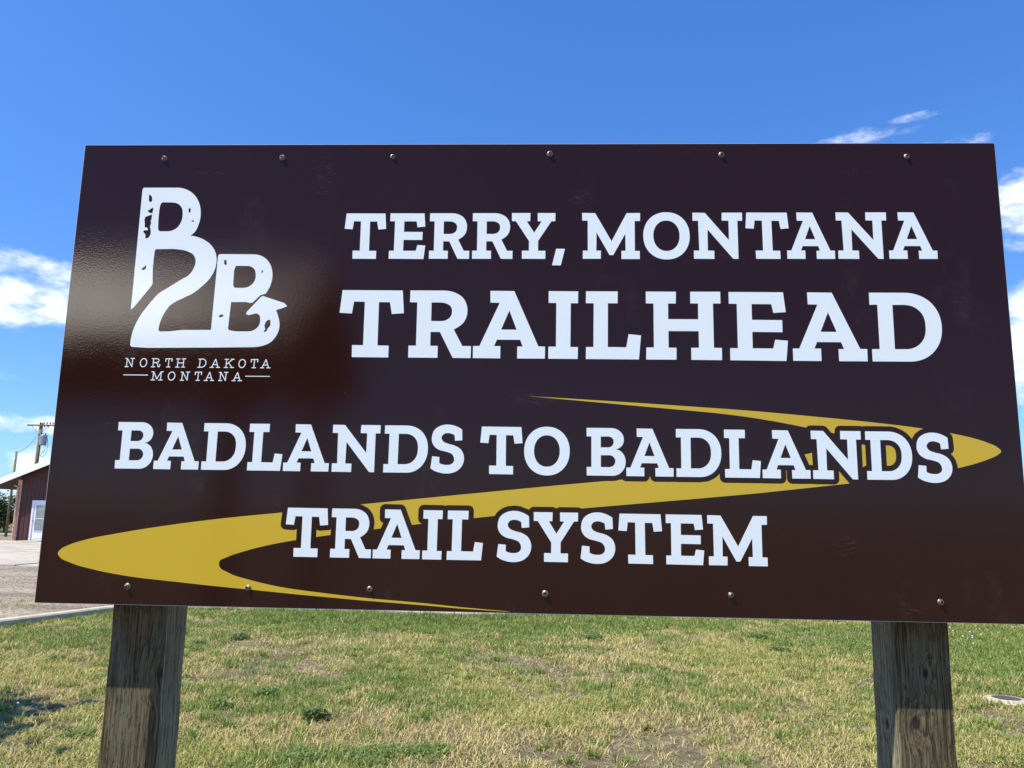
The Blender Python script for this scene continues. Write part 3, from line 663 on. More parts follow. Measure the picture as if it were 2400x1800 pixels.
# screws with flanged hex heads
def screw(p, seed):
    v = on_y(p); o = empty('dummy')
    bpy.data.objects.remove(o)
    prof = [(0.0, 0.0072), (0.0018, 0.0072), (0.0022, 0.0062)]
    mb = MB(); n = 24
    def ring(r_, h_, nn=n): 
        b = len(mb.v); mb.v += [(r_*math.cos(2*math.pi*i/nn), -h_, r_*math.sin(2*math.pi*i/nn)) for i in range(nn)]; return b
    rs = [(0.0078, 0.0), (0.0078, 0.0012), (0.0072, 0.0018), (0.0052, 0.0030), (0.0046, 0.0032), (0.0046, 0.0066), (0.0040, 0.0072), (0.0030, 0.0073), (0.0028, 0.0050), (0.0, 0.0048)]
    bs = [ring(max(r_, 1e-5) * (1 if i < 4 or i > 6 else 1), h_) for i, (r_, h_) in enumerate(rs)]
    for i in range(4, 7):        # hexagonal head
        for k_ in range(n):
            a = 2*math.pi*k_/n; m6 = (a % (math.pi/3)) - math.pi/6
            f_ = math.cos(math.pi/6) / math.cos(m6) * 1.08; x_, y_, z_ = mb.v[bs[i] + k_]; mb.v[bs[i] + k_] = (x_*f_, y_, z_*f_)
    for a, b in zip(bs, bs[1:]):
        for k_ in range(n): mb.f.append((a + k_, a + (k_+1) % n, b + (k_+1) % n, b + k_))
    o = mb.build('screw', M['screw'], sign); o.location = (v.x, -0.0006, v.z); o.rotation_euler = (0.10 * math.sin(seed * 5.1), seed * 1.7, 0.10 * math.cos(seed * 3.3)); o.scale = (1 + .08 * math.sin(seed * 2.3),) * 3
    d = MB(); d.v = [(0.0027*math.cos(2*math.pi*i/12), -0.0055, 0.0027*math.sin(2*math.pi*i/12)) for i in range(12)]; d.f = [tuple(range(12))]
    d.build('socket', M['recess'], o)
for i, p in enumerate([(385.9,372),(662.2,370.2),(921,367.8),(1289,361.3),(1690.4,363.5),(2124.7,367.1),(299.4,1374.6),(581.9,1378.1),(866.7,1380.8),(1277.7,1391.5),(1713,1394.8),(2204.2,1411.5)]):
    screw(p, i)

# rails and posts behind the panel
for zc_ in (SIGN_Z + 0.085, SIGN_Z + 0.61, SIGN_Z + SIGN_H - 0.085):
    MB().box(-1.19, 1.19, 0.0065, 0.0695, zc_ - 0.045, zc_ + 0.045).build('rail', M['post_b'], sign, 0.003)
def post(xa, xb, mat, chamfer_right, seed):
    ya, yb, zt = 0.070, 0.208, SIGN_Z + SIGN_H - 0.02
    rr = random.Random(seed); sec = []
    c1 = chamfer_right
    base = [(xa + .004, ya), (xb - c1, ya), (xb - c1 * 0.35, ya + c1 * 0.45), (xb, ya + max(c1, .004)), (xb, yb - .004), (xb - .004, yb), (xa + .004, yb), (xa, yb - .004), (xa, ya + .004)]
    n, N = len(base), 90; vs, fs = [], []
    ph = [rr.uniform(0, 9) for _ in base]
    for i in range(N + 1):
        zz = -0.3 + (zt + 0.3) * i / N
        for k_, (x, y) in enumerate(base):
            j = 0.0012 * math.sin(zz * 9 + ph[k_]) + 0.0008 * math.sin(zz * 31 + ph[k_] * 2) + rr.uniform(-.0005, .0005)
            vs.append((x + j, y + (rr.uniform(-.0004, .0004)), zz))
    for i in range(N):
        for k_ in range(n): fs.append((i*n + k_, i*n + (k_+1) % n, (i+1)*n + (k_+1) % n, (i+1)*n + k_))
    fs.append(tuple(range(n))[::-1]); fs.append(tuple(N*n + k_ for k_ in range(n)))
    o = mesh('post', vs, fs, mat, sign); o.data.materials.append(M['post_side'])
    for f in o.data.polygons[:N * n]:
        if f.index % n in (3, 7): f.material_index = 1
    return o
post(-1.056, -0.918, M['post_a'], 0.019, 3)
post(0.911, 1.047, M['post_b'], 0.004, 8)

# ------------------------------------------------------------------ lawn grass
rs = np.random.RandomState(11)
def vnoise(x, y, sc, seed):
    r_ = np.random.RandomState(seed); T = r_.rand(256, 256)
    x = x * sc + 500; y = y * sc + 500; xi = np.floor(x).astype(int); yi = np.floor(y).astype(int); fx = x - xi; fy = y - yi
    fx = fx*fx*(3-2*fx); fy = fy*fy*(3-2*fy); g_ = lambda a, b: T[a % 256, b % 256]
    return (g_(xi,yi)*(1-fx)+g_(xi+1,yi)*fx)*(1-fy)+(g_(xi,yi+1)*(1-fx)+g_(xi+1,yi+1)*fx)*fy
def fbm(x, y, sc, seed): return sum(vnoise(x, y, sc * 2**o, seed + o) * 0.5**o for o in range(4)) / 1.875
def spot(p):
    v = on_z(p); return v.x, v.y
def blobw(x, y, p, rx, ry):
    c = spot(p); return np.exp(-(((x - c[0]) / rx) ** 2 + ((y - c[1]) / ry) ** 2))
N0 = 1250000
X = rs.uniform(-9.5, 10.5, N0); Y = 2.4 + (13.4 - 2.4) * rs.rand(N0) ** 1.2
def inside(x, y):
    ok = np.zeros(len(x), bool); P = lawn_poly; n = len(P)
    for i in range(n):
        xa, ya = P[i]; xb, yb = P[(i + 1) % n]
        c_ = ((ya > y) != (yb > y)) & (x < (xb - xa) * (y - ya) / (yb - ya + 1e-12) + xa); ok ^= c_
    return ok
nt = 900; tx, ty_ = rs.uniform(-8, 9, nt), rs.uniform(2.6, 12.5, nt); tn = rs.randint(30, 110, nt); tr_ = rs.uniform(.02, .07, nt)
nk = 420; ki = rs.randint(3, len(kp) - 12, nk); kf = rs.rand(nk); ka, kb_ = np.array(kp)[ki], np.array(kp)[ki + 1]; kd = kb_ - ka; kd /= np.linalg.norm(kd, axis=1, keepdims=True)
kq = ka + (kb_ - ka) * kf[:, None] + np.stack([kd[:, 1], -kd[:, 0]], 1) * rs.uniform(.02, .16, nk)[:, None]
tx, ty_, nt = np.concatenate([tx, kq[:, 0]]), np.concatenate([ty_, kq[:, 1]]), nt + nk; tn = np.concatenate([tn, rs.randint(20, 60, nk)]); tr_ = np.concatenate([tr_, rs.uniform(.02, .05, nk)])
ti = np.repeat(np.arange(nt), tn); TX = tx[ti] + rs.normal(0, 1, len(ti)) * tr_[ti]; TY_ = ty_[ti] + rs.normal(0, 1, len(ti)) * tr_[ti]
X = np.concatenate([X, TX]); Y = np.concatenate([Y, TY_]); tuft = np.arange(len(X)) >= N0; N0 = len(X)
ok = inside(X, Y)
yard = (~ok) & (X < -6.2) & (Y < 13.4) & (fbm(X, Y, 1.1, 140) > 0.56) & (rs.rand(N0) < 0.12) & ~inside(X + .3, Y - .3)
ok |= yard
ok &= (X < 0.70 * (Y + 2.6)) & (X > -0.78 * (Y + 2.6))
bare = fbm(X, Y, 1.3, 40) * 0.6 + fbm(X, Y, 4.5, 60) * 0.4
green = fbm(X, Y, 0.55, 20) * 0.30 + fbm(X, Y, 2.4, 30) * 0.35 + fbm(X, Y, 7.0, 35) * 0.35
green = green + 0.40 * blobw(X, Y, (1000, 1455), 3.6, 1.5) + 0.25 * blobw(X, Y, (2250, 1520), 2.6, 1.9) + 0.12 * blobw(X, Y, (100, 1500), 2.5, 1.6) + 0.20 * blobw(X, Y, (800, 1785), 0.8, .28) \
        - 0.16 * blobw(X, Y, (1300, 1740), 1.6, 0.8) - 0.10 * blobw(X, Y, (1900, 1760), 1.2, 0.6) - 0.12 * blobw(X, Y, (760, 1720), 1.0, 0.5) - 0.12 * blobw(X, Y, (1500, 1510), 2.2, 0.9)
yel = fbm(X, Y, 0.8, 80) + 0.45 * blobw(X, Y, (1850, 1560), 1.7, 1.2) + 0.30 * blobw(X, Y, (2150, 1700), 1.3, 1.0)
keepd = np.clip(0.50 + 2.0 * (green - 0.40) + 0.8 * (yel - 0.55), 0.35, 1.0) * np.clip(1.5 - 1.9 * np.clip(bare - 0.51, 0, 1) * 7, 0.25, 1)
cl = spot((2360, 1644)); ok &= ((X - cl[0]) ** 2 + (Y - cl[1]) ** 2) > 0.20 ** 2
ok &= (rs.rand(N0) < keepd) | tuft
for (xa, xb) in ((-1.07, -.90), (.90, 1.06)): ok &= ~((X > xa) & (X < xb) & (Y < .25))
green = green + 0.30 * tuft * (rs.rand(N0) < .92)
X, Y, green, yel, bare, tuft = X[ok], Y[ok], green[ok], yel[ok], bare[ok], tuft[ok]; n = len(X)
pg = np.clip((green - 0.47) * 4.4 + 0.23, 0.07, 0.92)
isg = rs.rand(n) < pg
isy = (~isg) & (rs.rand(n) < np.clip((yel - 0.50) * 3.0, 0.12, 0.75)) | (isg & (rs.rand(n) < np.clip((yel - 0.62) * 3.0, 0, 0.75)))
tone = np.empty((n, 3))
t1 = rs.rand(n, 1)
tone[:] = (1 - t1) * np.array([0.37, 0.285, 0.10]) + t1 * np.array([0.70, 0.57, 0.24])
tg = rs.rand(n, 1); gcol = (1 - tg) * np.array([0.090, 0.150, 0.022]) + tg * np.array([0.28, 0.35, 0.07]); tone[isg] = gcol[isg]
ty = rs.rand(n, 1); ycol = (1 - ty) * np.array([0.29, 0.285, 0.06]) + ty * np.array([0.52, 0.47, 0.15]); tone[isy] = ycol[isy]
L = np.where(isg, rs.uniform(0.035, 0.085, n), rs.uniform(0.035, 0.10, n)) * (1 + 0.9 * np.exp(-((Y - 11.3) / 0.6) ** 2) * (np.abs(X + 1.6) < 3)) * np.where(tuft, 1.35, 1.0)
lean = np.where((bare > 0.55) & ~isg, rs.uniform(1.25, 1.56, n), 0) + np.where((bare > 0.55) & ~isg, 0, 1) * np.where(isg & ~isy, rs.uniform(0.45, 1.30, n), rs.uniform(0.8, 1.52, n))
az = rs.uniform(0, 2 * np.pi, n) + 1.2 * (fbm(X, Y, 1.5, 90) - 0.5)
w = rs.uniform(0.0017, 0.0034, n) * (0.75 + 0.05 * (Y + 2))
dx, dy = np.cos(az), np.sin(az); sx, sy = -dy, dx
z0 = np.full(n, 0.004)
mid_h = L * 0.55 * np.cos(lean * 0.7); mid_o = L * 0.55 * np.sin(lean * 0.7)
tip_h = mid_h + L * 0.45 * np.cos(np.minimum(lean * 1.25, 1.62)); tip_o = mid_o + L * 0.45 * np.sin(np.minimum(lean * 1.25, 1.62))
V = np.empty((n, 5, 3))
for k_, (so_, oo_, hh_) in enumerate(((-1, 0 * L, 0 * L), (1, 0 * L, 0 * L), (0.8, mid_o, mid_h), (-0.8, mid_o, mid_h), (0, tip_o, tip_h))):
    V[:, k_, 0] = X + dx * oo_ + sx * w * so_; V[:, k_, 1] = Y + dy * oo_ + sy * w * so_; V[:, k_, 2] = z0 + np.maximum(hh_, 0.002 * (k_ > 1))
me = bpy.data.meshes.new('grass')
me.vertices.add(n * 5); me.vertices.foreach_set('co', V.reshape(-1).astype(np.float32))
idx = np.arange(n)[:, None] * 5; loops = np.concatenate([idx + np.array([0, 1, 2, 3]), idx + np.array([3, 2, 4])], axis=1).reshape(-1)
me.loops.add(n * 7); me.loops.foreach_set('vertex_index', loops.astype(np.int32))
me.polygons.add(n * 2); st_ = np.empty((n, 2), np.int32); st_[:, 0] = np.arange(n) * 7; st_[:, 1] = st_[:, 0] + 4
me.polygons.foreach_set('loop_start', st_.reshape(-1))
ca = me.color_attributes.new('tone', 'FLOAT_COLOR', 'POINT')
cc = np.ones((n, 5, 4), np.float32); cc[:, :, :3] = tone[:, None, :]
ca.data.foreach_set('color', cc.reshape(-1)); me.update(calc_edges=True)
gobj = link('grass', me, M['blade']); tag(gobj, 'patchy green and straw coloured short grass covering the lawn', 'grass', kind='stuff')

# loose stones on the yard beyond the kerb
ns = 9000; sx0 = rs.uniform(-17, -6.6, ns); sy0 = rs.uniform(8.5, 21.4, ns); ok = ~inside(sx0 + .35, sy0 - .35) & ~inside(sx0, sy0); sx0, sy0 = sx0[ok], sy0[ok]; ns = len(sx0)
sr = 0.006 + 0.016 * rs.rand(ns) ** 3
oct_ = np.array([(1, 0, 0), (0, 1, 0), (-1, 0, 0), (0, -1, 0), (0, 0, .7), (0, 0, -.7)])
sv = oct_[None] * sr[:, None, None] * rs.uniform(.6, 1.3, (ns, 6, 1)) + np.stack([sx0, sy0, sr * .3], 1)[:, None, :]
tf = np.array([(0, 1, 4), (1, 2, 4), (2, 3, 4), (3, 0, 4), (1, 0, 5), (2, 1, 5), (3, 2, 5), (0, 3, 5)])
gm = bpy.data.meshes.new('gravel'); gm.from_pydata(sv.reshape(-1, 3).tolist(), [], (tf[None] + np.arange(ns)[:, None, None] * 6).reshape(-1, 3).tolist())
tag(link('gravel', gm, leafmat('pebble', (0.20, 0.16, 0.12), (0.55, 0.48, 0.40))), 'loose pebbles scattered over the dry yard beyond the kerb', 'gravel', kind='stuff')

# broadleaf weeds
def weed(p, rad, n_leaf, leaf, mat, label, seed, tall=0.06):
    v = on_z(p); rr = random.Random(seed); mb = MB()
    for i in range(int(n_leaf * 1.7)):
        a = rr.uniform(0, 2*math.pi); d = rad * math.sqrt(rr.random()) * (0.85 + 0.2 * math.sin(a * 3 + seed)); 
        h = rr.uniform(0.15, 1) * tall * max(0.15, 1 - (d / rad) ** 2 * .7) + 0.008
        c_ = Vector((d * math.cos(a), d * math.sin(a), h)); la = rr.uniform(0, 2*math.pi); lt = rr.uniform(-.3, .7); ls = leaf * rr.uniform(.6, 1.3)
        u = Vector((math.cos(la)*math.cos(lt), math.sin(la)*math.cos(lt), math.sin(lt))); s_ = Vector((-math.sin(la), math.cos(la), rr.uniform(-.4, .4))).normalized() * ls * .34
        mb.poly([c_, c_ + u*ls*.35 + s_, c_ + u*ls, c_ + u*ls*.35 - s_])
    o = mesh('weed', mb.v, mb.f, mat); o.location = (v.x, v.y, 0.004)
    tag(o, label, 'weed', 'low weeds growing in the dry lawn'); return o
weed((735, 1690), 0.13, 240, 0.035, M['weed2'], 'dense dark green rounded weed standing alone on dry thatch', 1, 0.11)
for i, (p, r_, n_, lf, mk, tl) in enumerate([((625, 1632), .16, 170, .032, 'weed', .07), ((860, 1775), .24, 1000, .02, 'weed', .035), ((1000, 1768), .22, 900, .02, 'weed', .035), ((700, 1785), .20, 700, .022, 'weed', .04), ((560, 1500), .15, 200, .035, 'weed2', .09), ((470, 1512), .12, 120, .03, 'weed2', .05),
        ((1750, 1668), .12, 120, .025, 'weed', .03), ((1390, 1500), .2, 140, .04, 'weed2', .07), ((1830, 1530), .16, 170, .035, 'weed2', .08), ((1775, 1500), .2, 180, .035, 'weed2', .09), ((520, 1660), .12, 120, .03, 'weed', .06), ((130, 1548), .14, 130, .03, 'weed', .05), ((180, 1730), .15, 140, .03, 'weed', .05)]):
    weed(p, r_, n_, lf, M[mk], 'low spreading mat of tiny-leaved light green weed in the grass' if lf < .023 else 'small tuft of darker green broadleaf weed in the lawn' if mk == 'weed2' else 'small bright green leafy weed among the dry grass blades', 10 + i, tl)
fl_me = None
for i, p in enumerate([(2225,1470),(2233,1478),(2257,1491),(2273,1481),(2279,1490),(2279,1494),(2299,1487),(2281,1508),(2374,1470),(785,1476),(806,1503),(1182,1456),(1440,1450),(1517,1448),(42,1648)]):
    v = on_z(p, 0.06)
    if fl_me is None:
        bm = bmesh.new(); bmesh.ops.create_icosphere(bm, subdivisions=2, radius=0.011)
        rr = random.Random(2)
        for q in bm.verts: q.co *= rr.uniform(.75, 1.15); q.co.z *= .8
        b_ = bmesh.ops.create_cone(bm, segments=5, radius1=.0015, radius2=.0015, depth=.055)['verts']
        for q in b_: q.co.z -= .031
        fl_me = bpy.data.meshes.new('clover_flower'); bm.to_mesh(fl_me); bm.free()
    o = link('clover_flower', fl_me, M['petal']); o.location = v
    tag(o, 'tiny white clover flower head standing in the grass', 'flower', 'white clover flowers in the lawn')

# buried valve with concrete collar
vb = empty('valve_cover', (cl[0], cl[1], 0)); tag(vb, 'round dark iron valve lid in a pale concrete collar set in the lawn', 'valve cover')
mb = MB(); n_ = 40
prof = [(0.125, 0.02), (0.128, 0.034), (0.190, 0.022), (0.21, 0.008), (0.21, -0.05)]
for k_ in range(n_):
    a = 2*math.pi*k_/n_; jit = 1 + .03*math.sin(3*a) + .02*math.sin(7*a+1)
    mb.v += [(r_*(jit if r_ > .2 else 1)*math.cos(a), r_*(jit if r_ > .2 else 1)*math.sin(a), h_) for r_, h_ in prof]
for k_ in range(n_):
    for j in range(len(prof) - 1): q = (k_+1) % n_; mb.f.append((k_*5+j, q*5+j, q*5+j+1, k_*5+j+1))
mb.build('collar', M['kerb'], vb)
mb = MB(); pr = [(0.0, 0.03), (0.03, 0.030), (0.034, 0.027), (0.09, 0.027), (0.094, 0.031), (0.119, 0.031), (0.122, 0.026), (0.122, -.02)]
for k_ in range(n_):
    a = 2*math.pi*k_/n_; mb.v += [(max(r_, 1e-4)*math.cos(a), max(r_, 1e-4)*math.sin(a), h_) for r_, h_ in pr]
for k_ in range(n_):
    for j in range(len(pr) - 1): q = (k_+1) % n_; mb.f.append((k_*8+j, q*8+j, q*8+j+1, k_*8+j+1))
mb.build('lid', M['iron'], vb)

# ------------------------------------------------------------------ brown metal shed
BX0, BX1, BY0, BY1, EH, RH = -28.15, -17.4, 40.42, 50.0, 3.35, 0.415
shed = empty('metal_shed', ((BX0 + BX1) / 2, BY0, 0)); tag(shed, 'low red-brown metal shed with white roof edge and white door beyond the concrete yard', 'shed')
off = Vector(((BX0 + BX1) / 2, BY0, 0))
def rel(mb): mb.v = [tuple(Vector(v) - off) for v in mb.v]; return mb
xm = (BX0 + BX1) / 2
def roof_z(x): return EH + RH * ((x - BX0) if x < xm else (BX1 - x))
def ribbed(y, out, holes_x=None):
    mb = MB(); x = BX0 + 0.0; i = 0; pts = []
    while x < BX1 - 1e-6:
        for (o_, d_) in ((0.0, 0.0), (0.15, 0.0), (0.165, 0.022), (0.205, 0.022), (0.22, 0.0)):
            if x + o_ <= BX1: pts.append((x + o_, d_))
        x += 0.2286
    pts.append((BX1, 0))
    for (xa, da), (xb, db) in zip(pts, pts[1:]):
        if xb - xa < 1e-5: continue
        for z0_, z1a, z1b in ([(0.02, roof_z(xa), roof_z(xb))] if not holes_x or xb <= holes_x[0] or xa >= holes_x[1] else [(holes_x[2], roof_z(xa), roof_z(xb))]):
            mb.poly([(xa, y - da*out, z0_), (xb, y - db*out, z0_), (xb, y - db*out, z1b), (xa, y - da*out, z1a)])
    return mb
DX0, DX1, DZ = -27.33, -26.30, 2.16
rel(ribbed(BY0, 1, (DX0 + .05, DX1 - .05, DZ - .05))).build('wall', M['siding'], shed)
rel(ribbed(BY1, -1)).build('wall', M['siding'], shed)
for xw, s_ in ((BX0, -1), (BX1, 1)):
    mb = MB(); y = BY0; pts = []
    while y < BY1 - .23:
        pts += [(y, 0), (y + .15, 0), (y + .165, .022), (y + .205, .022), (y + .22, 0)]; y += .2286
    pts.append((BY1, 0))
    for (ya, da), (yb, db) in zip(pts, pts[1:]): mb.poly([(xw + s_*da, ya, .02), (xw + s_*db, yb, .02), (xw + s_*db, yb, EH), (xw + s_*da, ya, EH)])
    rel(mb).build('wall', M['siding'], shed)
OV, FO, TH = 1.5, 0.55, 0.20
def roofslab(sgnx):
    mb = MB(); xe = (BX0 - OV) if sgnx < 0 else (BX1 + OV); ze = EH - RH * OV; zr = EH + RH * (xm - BX0)
    ya, yb = BY0 - FO, BY1 + FO
    mb.v = [(xe, ya, ze), (xm, ya, zr), (xm, yb, zr), (xe, yb, ze), (xe, ya, ze + TH), (xm, ya, zr + TH), (xm, yb, zr + TH), (xe, yb, ze + TH)]
    mb.f = [(0, 1, 2, 3), (4, 5, 6, 7), (0, 1, 5, 4), (1, 2, 6, 5), (2, 3, 7, 6), (3, 0, 4, 7)]
    return mb
for s_ in (-1, 1):
    b_ = roofslab(s_); b_.v = [(x, y, z_ + .03) for x, y, z_ in b_.v]; ro = rel(b_).build('roof', M['roofwhite'], shed)
    xe = (BX0 - OV) if s_ < 0 else (BX1 + OV); zr = EH + RH*(xm - BX0); ze = EH - RH*OV
    for yy in (BY0 - FO - .03, BY1 + FO):          # white rake board on each gable
        mb = MB(); b0 = len(mb.v); mb.v += [(xe, y, z_) for y in (yy, yy + .03) for z_ in (ze - .06, ze + TH + .07)] + [(xm, y, z_) for y in (yy, yy + .03) for z_ in (zr - .06, zr + TH + .07)]
        mb.f += [tuple(b0 + i for i in q) for q in ((0, 1, 5, 4), (2, 3, 7, 6), (0, 2, 6, 4), (1, 3, 7, 5), (0, 1, 3, 2), (4, 5, 7, 6))]
        rel(mb).build('fascia', M['roofwhite'], ro)
    mb = MB().poly([(xe, BY0 - FO, ze + .02), (xm, BY0 - FO, zr + .02), (xm, BY1 + FO, zr + .02), (xe, BY1 + FO, ze + .02)]); rel(mb).build('soffit', M['soffit'], ro)
for yy in (BY0, BY1):
    for xx in (BX0, BX1):
        s_ = -1 if xx == BX0 else 1; q = -1 if yy == BY0 else 1
        rel(MB().box(xx - .10, xx + .12, yy - .04, yy + .04, 0.0, EH - .1)).build('corner_trim', M['trim'], shed, .01)
rel(MB().tube([(BX0 - .22, BY0 - .1, EH - .42), (BX0 - .02, BY0 - .12, EH - .50), (BX0 - .02, BY0 - .12, .1)], .05, 8)).build('downspout', M['trim'], shed)
dr = rel(MB().box(DX0 + .09, DX1 - .09, BY0 - .02, BY0 + .03, .06, DZ - .09))
door = dr.build('door', M['doorwhite'], shed, .005)
mb = MB(); mb.box(DX0, DX0 + .09, BY0 - .06, BY0 + .05, .04, DZ); mb.box(DX1 - .09, DX1, BY0 - .06, BY0 + .05, .04, DZ); mb.box(DX0 + .09, DX1 - .09, BY0 - .06, BY0 + .05, DZ - .09, DZ)
rel(mb).build('frame', M['doorwhite'], door)
wx0, wx1 = DX0 + .24, DX1 - .22
for za, zb2 in ((.55, 1.17), (1.22, 1.90)):
    rel(MB().box(wx0, wx1, BY0 - .026, BY0 - .021, za, zb2)).build('curtain', M['curtain'], door)
    rel(MB().box(wx0, wx1, BY0 - .034, BY0 - .030, za, zb2)).build('pane', M['glass'], door)
    for xa in (wx0 - .03, wx1): rel(MB().box(xa, xa + .03, BY0 - .042, BY0 - .021, za - .03, zb2 + .03)).build('bead', M['doorwhite'], door)
    for z_ in (za - .03, zb2): rel(MB().box(wx0, wx1, BY0 - .042, BY0 - .021, z_, z_ + .03)).build('bead', M['doorwhite'], door)
rel(MB().box(wx0, wx1, BY0 - .03, BY0 - .02, .16, .42)).build('kick_panel', M['doorwhite'], door, .004)
rel(MB().tube([(DX0 + .15, BY0 - .02, 1.0), (DX0 + .15, BY0 - .09, 1.0), (DX0 + .15, BY0 - .09, 1.12), (DX0 + .15, BY0 - .02, 1.12)], .014, 6)).build('handle', M['steel'], door)
rel(MB().box(DX0 - .1, DX1 + .1, BY0 - .9, BY0 - .04, 0.0, .055)).build('doorstep', M['slab'], shed, .01)

# ------------------------------------------------------------------ poles and wire
up = Vector((-44.0, 66.0, 0))
pole = empty('utility_pole', up); tag(pole, 'tall wooden utility pole with crossarm and grey transformer rising behind the shed', 'utility pole')
MB().tube([(0, 0, -.3), (.05, 0, 4.5), (.12, 0, 9.15)], [.19, .165, .14], 12).build('shaft', M['polewood'], pole, smooth=True)
arm = MB().box(-1.0, 1.35, -.22, -.11, 8.86, 9.0).build('crossarm', M['polewood'], pole, .01)
for a, b in (((-.62, -.18, 8.88), (.08, -.18, 8.15)), ((.85, -.18, 8.88), (.16, -.18, 8.15))): MB().tube([a, b], .022, 6).build('brace', M['steel'], pole)
for xi in (.12, .45, .72, 1.0, 1.25):
    MB().tube([(xi, -.165, 9.0), (xi, -.165, 9.06), (xi, -.165, 9.10), (xi, -.165, 9.16), (xi, -.165, 9.22)], [.02, .05, .075, .05, .03], 8).build('insulator', M['porcelain'], arm)
for xi in (.55, .9): MB().tube([(xi, -.25, 8.98), (xi + .05, -.3, 8.72)], [.045, .04], 8).build('cutout', M['porcelain'], arm)
can = MB().tube([(.52, -.12, 7.2), (.52, -.12, 7.25), (.52, -.12, 8.05), (.52, -.12, 8.1)], [.24, .28, .30, .27], 14).build('transformer', M['steel'], pole)
for xi in (.42, .66): MB().tube([(xi, -.12, 8.1), (xi, -.12, 8.28)], [.05, .03], 7).build('bushing', M['porcelain'], can)
MB().box(.1, .3, -.06, .0, 7.75, 7.9).build('bracket', M['steel'], can)
MB().tube([(.85, -.15, 7.9), (1.0, -.15, 7.2), (.9, -.15, 6.4), (.6, -.15, 6.2), (.3, -.1, 6.4)], .02, 6).build('cable', M['wire'], pole)
MB().tube([(.78, -.15, 7.2), (.75, -.15, 6.7), (.4, -.12, 6.35), (.12, -.1, 6.5)], .018, 6).build('cable', M['wire'], pole)
sp = on_z((13, 1258)); sp_t = on_y((39, 1058), sp.y)
stub = empty('short_pole', (sp.x, sp.y, 0)); tag(stub, 'short leaning bare wooden pole standing beside the shed', 'pole')
dxp = sp_t.x - sp.x
MB().tube([(0, 0, -.2), (dxp * .5, 0, sp_t.z * .5), (dxp, 0, sp_t.z)], [.085, .075, .065], 10).build('shaft', M['polewood'], stub, smooth=True)
MB().tube([(dxp - .16, 0, sp_t.z - .5), (dxp + .16, 0, sp_t.z - .5)], .03, 6).build('bolt', M['steel'], stub)
a_, b_ = Vector((-43.95, 65.9, 8.2)), Vector((sp_t.x, sp_t.y, sp_t.z - .1))
mb = MB(); mb.tube([a_.lerp(b_, i / 12) - Vector((0, 0, .25 * math.sin(math.pi * i / 12))) for i in range(13)], .014, 5)
tag(mb.build('guy_wire', M['wire']), 'thin dark guy wire running from the tall utility pole to the short pole', 'wire')

# ------------------------------------------------------------------ trees
def tree(name, loc, h, rx, rz, n_leaf, leaf, seed, label, group, trunk_r=0.12, base=0.25):
    rr = random.Random(seed); root = empty(name, loc); tag(root, label, 'tree', group)
    mb = MB(); tips = []
    mb.tube([(0, 0, -.2), (rr.uniform(-.1, .1), rr.uniform(-.1, .1), h * .3), (rr.uniform(-.2, .2), rr.uniform(-.2, .2), h * .62)], [trunk_r, trunk_r * .75, trunk_r * .3], 8)
    for i in range(16):
        a = rr.uniform(0, 2*math.pi); z0_ = h * rr.uniform(base, .55); r_ = rx * rr.uniform(.45, .95); z1_ = min(h * .97, z0_ + h * rr.uniform(.05, .42))
        m_ = Vector((math.cos(a) * r_ * .5, math.sin(a) * r_ * .5, (z0_ + z1_) / 2 + .1 * h * rr.random())); e_ = Vector((math.cos(a) * r_, math.sin(a) * r_, z1_))
        mb.tube([(0, 0, z0_), m_, e_], [trunk_r * .4, trunk_r * .24, trunk_r * .06], 5); tips += [e_, m_, m_.lerp(e_, .6)]
    mb.build('trunk', M['bark'], root)
    for i in range(26):
        a = rr.uniform(0, 2*math.pi); zz = rr.uniform(-1, 1); q = math.sqrt(max(0, 1 - zz*zz)) * rr.uniform(.3, 1)
        tips.append(Vector((math.cos(a)*q*rx, math.sin(a)*q*rx, h*(base + (1-base)/2) + zz*h*(1-base)*.48)))
    vs, fs = [], []
    for i in range(n_leaf):
        c_ = rr.choice(tips) + Vector((rr.gauss(0, 1), rr.gauss(0, 1), rr.gauss(0, .8))) * rx * .17
        if c_.z < h * base * .4 or c_.z > h * 1.03: continue
        a, b = rr.uniform(0, 2*math.pi), rr.uniform(-.9, .9); s_ = leaf * rr.uniform(.6, 1.3)
        u = Vector((math.cos(a)*math.cos(b), math.sin(a)*math.cos(b), math.sin(b))) * s_; w_ = Vector((-math.sin(a), math.cos(a), rr.uniform(-.6, .6))).normalized() * s_ * .5
        k_ = len(vs); vs += [c_, c_ + u*.5 + w_, c_ + u, c_ + u*.5 - w_]; fs.append((k_, k_+1, k_+2, k_+3))
    mesh('crown', vs, fs, M['leaf'], root)
    return root
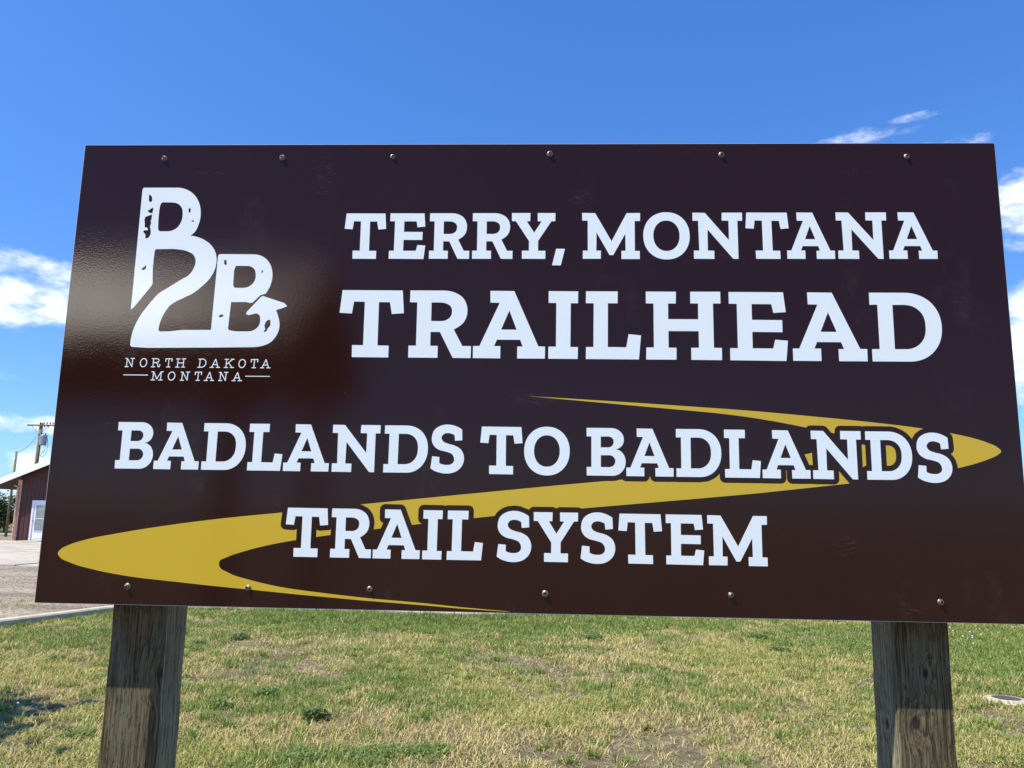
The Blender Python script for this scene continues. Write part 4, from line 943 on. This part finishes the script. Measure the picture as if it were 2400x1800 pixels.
for i, (x, y, h, rx, lb) in enumerate([(-40.0, 57, 3.0, 1.7, 'bushy dark green tree directly behind the short bare pole'), (-43.6, 58.5, 2.6, 1.7, 'low bushy green tree next to the one behind the short pole'),
        (-36.6, 59.5, 3.1, 1.7, 'bushy green tree between the short pole and the shed corner'), (-48.5, 62, 3.4, 2.2, 'broad green tree at the far end of the row beyond the road')]):
    tree('bushy_tree', (x, y, 0), h, rx, 1, 4200, .17, 30 + i, lb, 'bushy trees beyond the road', .07, .1)
# stand-in tree added out of view, left of the lawn, to shade the grass
tree('added_shade_tree', (-8.3, 1.75, 0), 4.6, 2.1, 1, 42000, .2, 77, 'unseen stand-in tree added beside the lawn to cast shade on the grass', None, .16, .42)

# open picnic shelter behind the viewer: its roof and posts show only as reflections in the glossy sign
sh = empty('picnic_shelter', (-5.35, -7.7, 0)); tag(sh, 'open picnic shelter with bare metal gable roof on dark wooden posts', 'shelter')
for sx_ in (-2.15, 2.15):
    for sy_ in (-1.6, 1.6): MB().box(sx_ - .09, sx_ + .09, sy_ - .09, sy_ + .09, 0, 3.14).build('post', M['soffit'], sh, .01)
for sy_ in (-1.6, 1.6): MB().box(-2.6, 2.6, sy_ - .07, sy_ + .07, 3.14, 3.46).build('beam', M['soffit'], sh, .01)
for sx_ in (-2.15, 2.15): MB().box(sx_ - .06, sx_ + .06, -1.53, 1.53, 3.16, 3.44).build('beam', M['soffit'], sh, .01)
for s_ in (-1, 1):
    mb = MB(); ye = s_ * 1.95
    mb.v = [(-2.75, ye, 3.42), (2.75, ye, 3.42), (2.75, 0, 4.74), (-2.75, 0, 4.74)]; mb.v += [(x, y, z_ + .05) for x, y, z_ in mb.v]
    mb.f = [(0, 1, 2, 3), (4, 5, 6, 7), (0, 1, 5, 4), (1, 2, 6, 5), (2, 3, 7, 6), (3, 0, 4, 7)]
    rp = mb.build('roof_panel', M['galv'], sh)
    MB().poly([(-2.74, ye, 3.41), (2.74, ye, 3.41), (2.74, 0, 4.73), (-2.74, 0, 4.73)]).build('ceiling', M['soffit'], rp)
